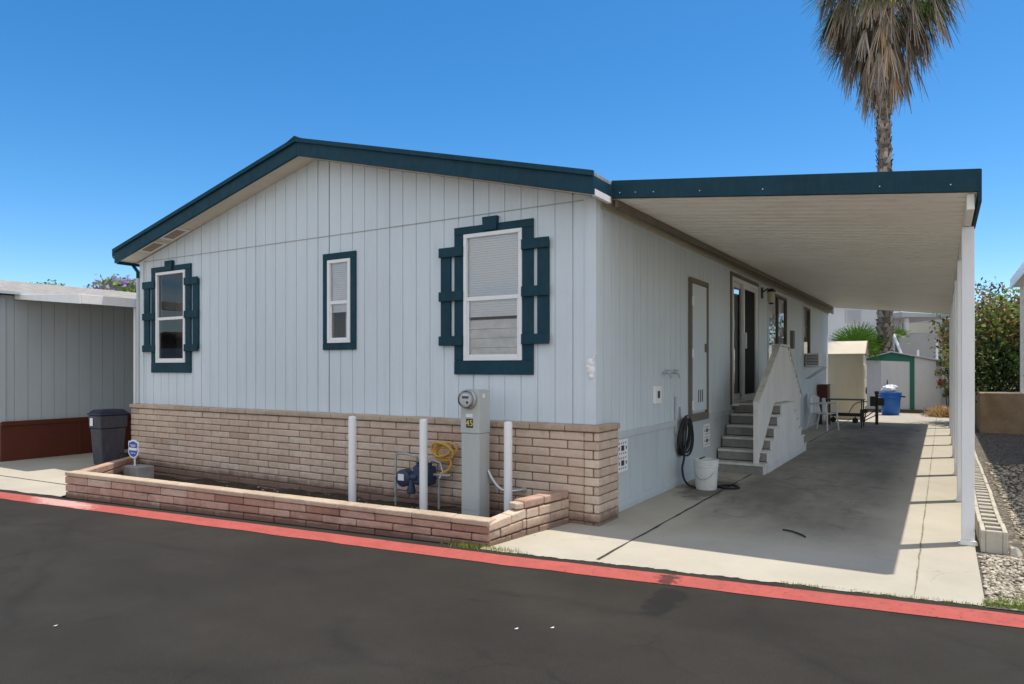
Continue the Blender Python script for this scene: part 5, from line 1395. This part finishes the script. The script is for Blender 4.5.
m.box(NX - .02, NX + .032, .17, .21, .0, .58)
build('skirting', m, M['brown_skirt'], nb, bevel=.004)
m = MB(); m.box(NX + .0205, NX + .028, -.42, -.12, .33, .42); build('skirt_vent', m, M['brown'], nb)
m = MB(); m.box(NX + .001, NX + .02, -1.04, -.95, .64, 2.66); build('corner_trim', m, M['siding_gray'], nb, bevel=.003)
m = MB()
m.add([(NX + .25, -1.35, 2.72), (NX + .25, 15.2, 2.72), (NX - 3.5, 15.2, 3.32), (NX - 3.5, -1.35, 3.32), (NX - 7.2, -1.35, 2.72), (NX - 7.2, 15.2, 2.72)], [(0, 1, 2, 3), (3, 2, 5, 4), (0, 3, 4)])
build('roof', m, M['shingle'], nb)
m = MB(); m.box(NX + .25, NX + .27, -1.30, 15.2, 2.70, 2.745); build('gutter', m, M['siding_gray'], nb)
na = thing('neighbor_awning', 'white flat awning on a thin post along the left neighbour wall', 'awning', (-8, .3, 0))
m = MB(); m.prism([(NX + .06, 2.66), (-7.98, 2.575), (-7.98, 2.60), (NX + .06, 2.70)], -.80, 9); build('roof_pan', m, M['awning'], na)
m = MB(); m.prism([(NX + .05, 2.64), (-7.95, 2.47), (-7.95, 2.615), (NX + .05, 2.71)], -.84, -.801); m.box(-7.979, -7.945, -.80, 9, 2.475, 2.612); build('fascia', m, M['white'], na, bevel=.004)
m = MB(); m.box(-8.045, -7.985, .03, .09, .013, 2.474); build('post', m, M['post'], na, bevel=.004)
m = MB(); m.box(-8.035, -7.965, 4.10, 4.17, .013, 2.474); build('post', m, M['post'], na, bevel=.004)
# wheelie bin
wb = thing('wheelie_bin', 'dark navy wheeled trash bin with white sticker beside the house', 'trash bin', (-8.32, .10, .013))
BX, BY = -8.04, -.36
def taper(m, w0, d0, w1, d1, z0, z1, r=.5):
    vs = [(BX + sx * w, BY + sy * d, z) for (w, d, z) in ((w0, d0, z0), (w1, d1, z1)) for sx, sy in ((-1, -1), (1, -1), (1, 1), (-1, 1))]
    m.add(vs, [(3, 2, 1, 0), (4, 5, 6, 7), (0, 1, 5, 4), (1, 2, 6, 5), (2, 3, 7, 6), (3, 0, 4, 7)], r)
m = MB(); taper(m, .125, .16, .155, .195, .04, .60); taper(m, .168, .205, .176, .215, .601, .80); build('body', m, M['binside'], wb, bevel=.02, seg=3)
m = MB(); taper(m, .19, .23, .186, .226, .803, .835); taper(m, .178, .215, .13, .165, .836, .885); build('lid', m, M['bin'], wb, bevel=.015, seg=3)
m = MB(); m.box(BX + .2805, BX + .284, BY - .20, BY - .05, .62, .64)
m = MB(); m.box(BX - .11, BX - .03, BY - .2195, BY - .2155, .64, .76); build('sticker', m, M['signwhite'], wb)
for s_ in (-1, 1):
    m = MB(); m.lathe([(0, -.03), (.08, -.03), (.10, -.015), (.10, .015), (.08, .03), (0, .03)], (BX + s_ * .145, BY + .17, .115), 16, M=Matrix.Rotation(R(90), 3, 'Y')); build('wheel', m, M['black'], wb)
m = MB(); m.tube([(BX - .14, BY + .245, .80), (BX + .14, BY + .245, .80)], .016, 8); build('handle', m, M['bin'], wb)
# trees beyond the neighbour
def tree(name, label, px, d, cz, rad, mat, n, size, clumps, seed, blossom=None):
    x, y = P(px, d); t = thing(name, label, 'tree', (x, y, 0))
    m = MB(); m.tube([(x, y, 0), (x + .1, y, cz * .5), (x, y, cz - rad[2] * .3)], [.22, .17, .10], 10); stems(m, (x, y, cz - rad[2] * .7), (x, y, cz), rad, 9, .06, seed); build('trunk', m, M['bark'], t)
    m = MB(); clumpy(m, (x, y, cz), rad, n, size, clumps, .4, .5, .22, seed); build('crown', m, mat, t)
    if blossom:
        m = MB(); clumpy(m, (x, y, cz + rad[2] * .12), (rad[0] * .95, rad[1] * .95, rad[2] * .95), n // 2, size, clumps // 2, .6, .5, .25, seed + 5); build('blossom', m, blossom, t)
tree('jacaranda_tree', 'purple flowering jacaranda tree peeking over the left neighbour roof', 128, 34, 4.1, (1.6, 1.6, 1.35), M['leafbright'], 13000, .24, 120, 31, M['leafpurple'])
tree('green_tree', 'low green treetop just showing above the left neighbour roof', 45, 36, 4.75, (1.3, 1.2, .95), M['leafbright'], 6500, .22, 80, 32)

# ================================================================== HOMES ACROSS THE STREET (they show in the window glass)
def far_home(x0, x1, y0, wallm, label):
    t = thing('street_home', label, 'house', ((x0 + x1) / 2, y0, 0))
    m = MB(); m.box(x0, x1, y0 - 8, y0, -.1, 2.7); build('wall', m, wallm, t)
    m = MB(); xm = (x0 + x1) / 2
    m.prism([(x0 - .3, 2.71), (xm, 3.55), (x1 + .3, 2.71), (x1 + .3, 2.85), (xm, 3.72), (x0 - .3, 2.85)], y0 - 8.2, y0 + .3); m.prism([(x0, 2.705), (x1, 2.705), (xm, 3.5)], y0 - 8, y0 - .01); build('roof', m, M['shingle_brown'], t)
    m = MB(); m.box(x0 + .01, x1 - .01, y0 + .001, y0 + .02, -.1, .75); build('skirting', m, M['brown_skirt'], t)
    for xa in (x0 + 1.2, x1 - 2.4):
        m = MB(); m.box(xa, xa + 1.2, y0 + .002, y0 + .04, 1.1, 2.3); w_ = build('window', m, M['vinyl'], t)
        m = MB(); m.box(xa + .06, xa + 1.14, y0 + .041, y0 + .045, 1.16, 2.24); build('pane', m, M['dark'], w_)
    m = MB(); m.prism([(x1 + .31, 2.62), (x1 + 3.6, 2.42), (x1 + 3.6, 2.52), (x1 + .31, 2.72)], y0 - 8, y0 + .4); build('carport_roof', m, M['awning'], t)
    for yy in (y0 + .2, y0 - 3, y0 - 6):
        m = MB(); m.box(x1 + 3.4, x1 + 3.5, yy, yy + .1, -.1, 2.42); build('post', m, M['post'], t)
def far_y(x): return roadline(x) - 9.5
far_home(-40.5, -33, -18.5, M['siding_gray'], 'grey mobile home across the street, reflected in the left gable window')

# ================================================================== CAMERA, SKY, SUN
cam = bpy.data.cameras.new('camera'); co_ = bpy.data.objects.new('camera', cam); COL.objects.link(co_)
cam.sensor_width = 36; cam.lens = FPX / 1024 * 36; cam.shift_y = (368 - 342) / 1024; cam.clip_end = 2000; cam.clip_start = .05
co_.location = CAM; co_.rotation_euler = (R(90), 0, YAW)
SC.camera = co_
SUNV = Vector((.59, .52, 2.95)).normalized()
elev = math.asin(SUNV.z); az_ = math.atan2(SUNV.x, SUNV.y)
w = bpy.data.worlds.new('World'); SC.world = w; w.use_nodes = True
nt = w.node_tree; nt.nodes.clear()
o = nt.nodes.new('ShaderNodeOutputWorld'); b = nt.nodes.new('ShaderNodeBackground'); s = nt.nodes.new('ShaderNodeTexSky')
s.sky_type = 'NISHITA'; s.sun_disc = False; s.sun_elevation = elev; s.sun_rotation = az_; s.altitude = 100; s.air_density = .8; s.dust_density = .35; s.ozone_density = 5.0
b.inputs[1].default_value = .145
hs = nt.nodes.new('ShaderNodeHueSaturation'); hs.inputs['Saturation'].default_value = 1.3
nt.links.new(s.outputs[0], hs.inputs['Color'])
ml = nt.nodes.new('ShaderNodeMix'); ml.data_type = 'RGBA'; ml.blend_type = 'MULTIPLY'; ml.inputs[0].default_value = 1; ml.inputs[7].default_value = (1.0, .885, .79, 1)
nt.links.new(hs.outputs[0], ml.inputs[6])
# broken bright cloud, added behind the camera as fill for the shaded front wall
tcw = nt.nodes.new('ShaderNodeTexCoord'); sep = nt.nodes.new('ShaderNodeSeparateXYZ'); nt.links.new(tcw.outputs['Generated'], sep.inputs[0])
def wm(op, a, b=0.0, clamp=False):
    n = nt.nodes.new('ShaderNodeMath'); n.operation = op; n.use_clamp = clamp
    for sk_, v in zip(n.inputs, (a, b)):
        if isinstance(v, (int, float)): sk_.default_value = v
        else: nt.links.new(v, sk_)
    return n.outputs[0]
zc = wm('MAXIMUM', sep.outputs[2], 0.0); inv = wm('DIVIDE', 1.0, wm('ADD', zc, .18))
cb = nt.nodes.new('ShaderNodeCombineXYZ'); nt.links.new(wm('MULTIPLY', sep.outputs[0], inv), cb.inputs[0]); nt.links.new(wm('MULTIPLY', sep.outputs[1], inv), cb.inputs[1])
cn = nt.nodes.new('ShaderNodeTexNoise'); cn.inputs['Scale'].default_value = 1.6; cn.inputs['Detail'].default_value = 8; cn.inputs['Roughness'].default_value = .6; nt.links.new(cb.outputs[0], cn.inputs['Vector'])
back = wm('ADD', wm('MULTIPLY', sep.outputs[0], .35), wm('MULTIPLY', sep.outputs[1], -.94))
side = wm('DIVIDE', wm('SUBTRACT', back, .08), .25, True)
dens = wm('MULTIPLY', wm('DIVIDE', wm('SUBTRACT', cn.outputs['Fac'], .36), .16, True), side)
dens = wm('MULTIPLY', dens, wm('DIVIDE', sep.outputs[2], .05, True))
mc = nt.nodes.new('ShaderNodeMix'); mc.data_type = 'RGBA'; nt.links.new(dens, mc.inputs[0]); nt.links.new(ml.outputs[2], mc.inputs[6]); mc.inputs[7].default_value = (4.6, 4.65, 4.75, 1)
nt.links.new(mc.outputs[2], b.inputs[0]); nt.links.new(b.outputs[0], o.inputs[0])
sl = bpy.data.lights.new('sun', 'SUN'); sl.energy = 2.65; sl.angle = R(.53); sl.color = (1, .93, .82)
so_ = bpy.data.objects.new('sun', sl); COL.objects.link(so_); so_.rotation_euler = SUNV.to_track_quat('Z', 'Y').to_euler(); so_.location = (0, 0, 30)
SC.view_settings.view_transform = 'Standard'; SC.view_settings.look = 'None'; SC.view_settings.gamma = 1; SC.view_settings.exposure = .74
SC.cycles.max_bounces = 8; SC.cycles.diffuse_bounces = 5; SC.cycles.transparent_max_bounces = 12
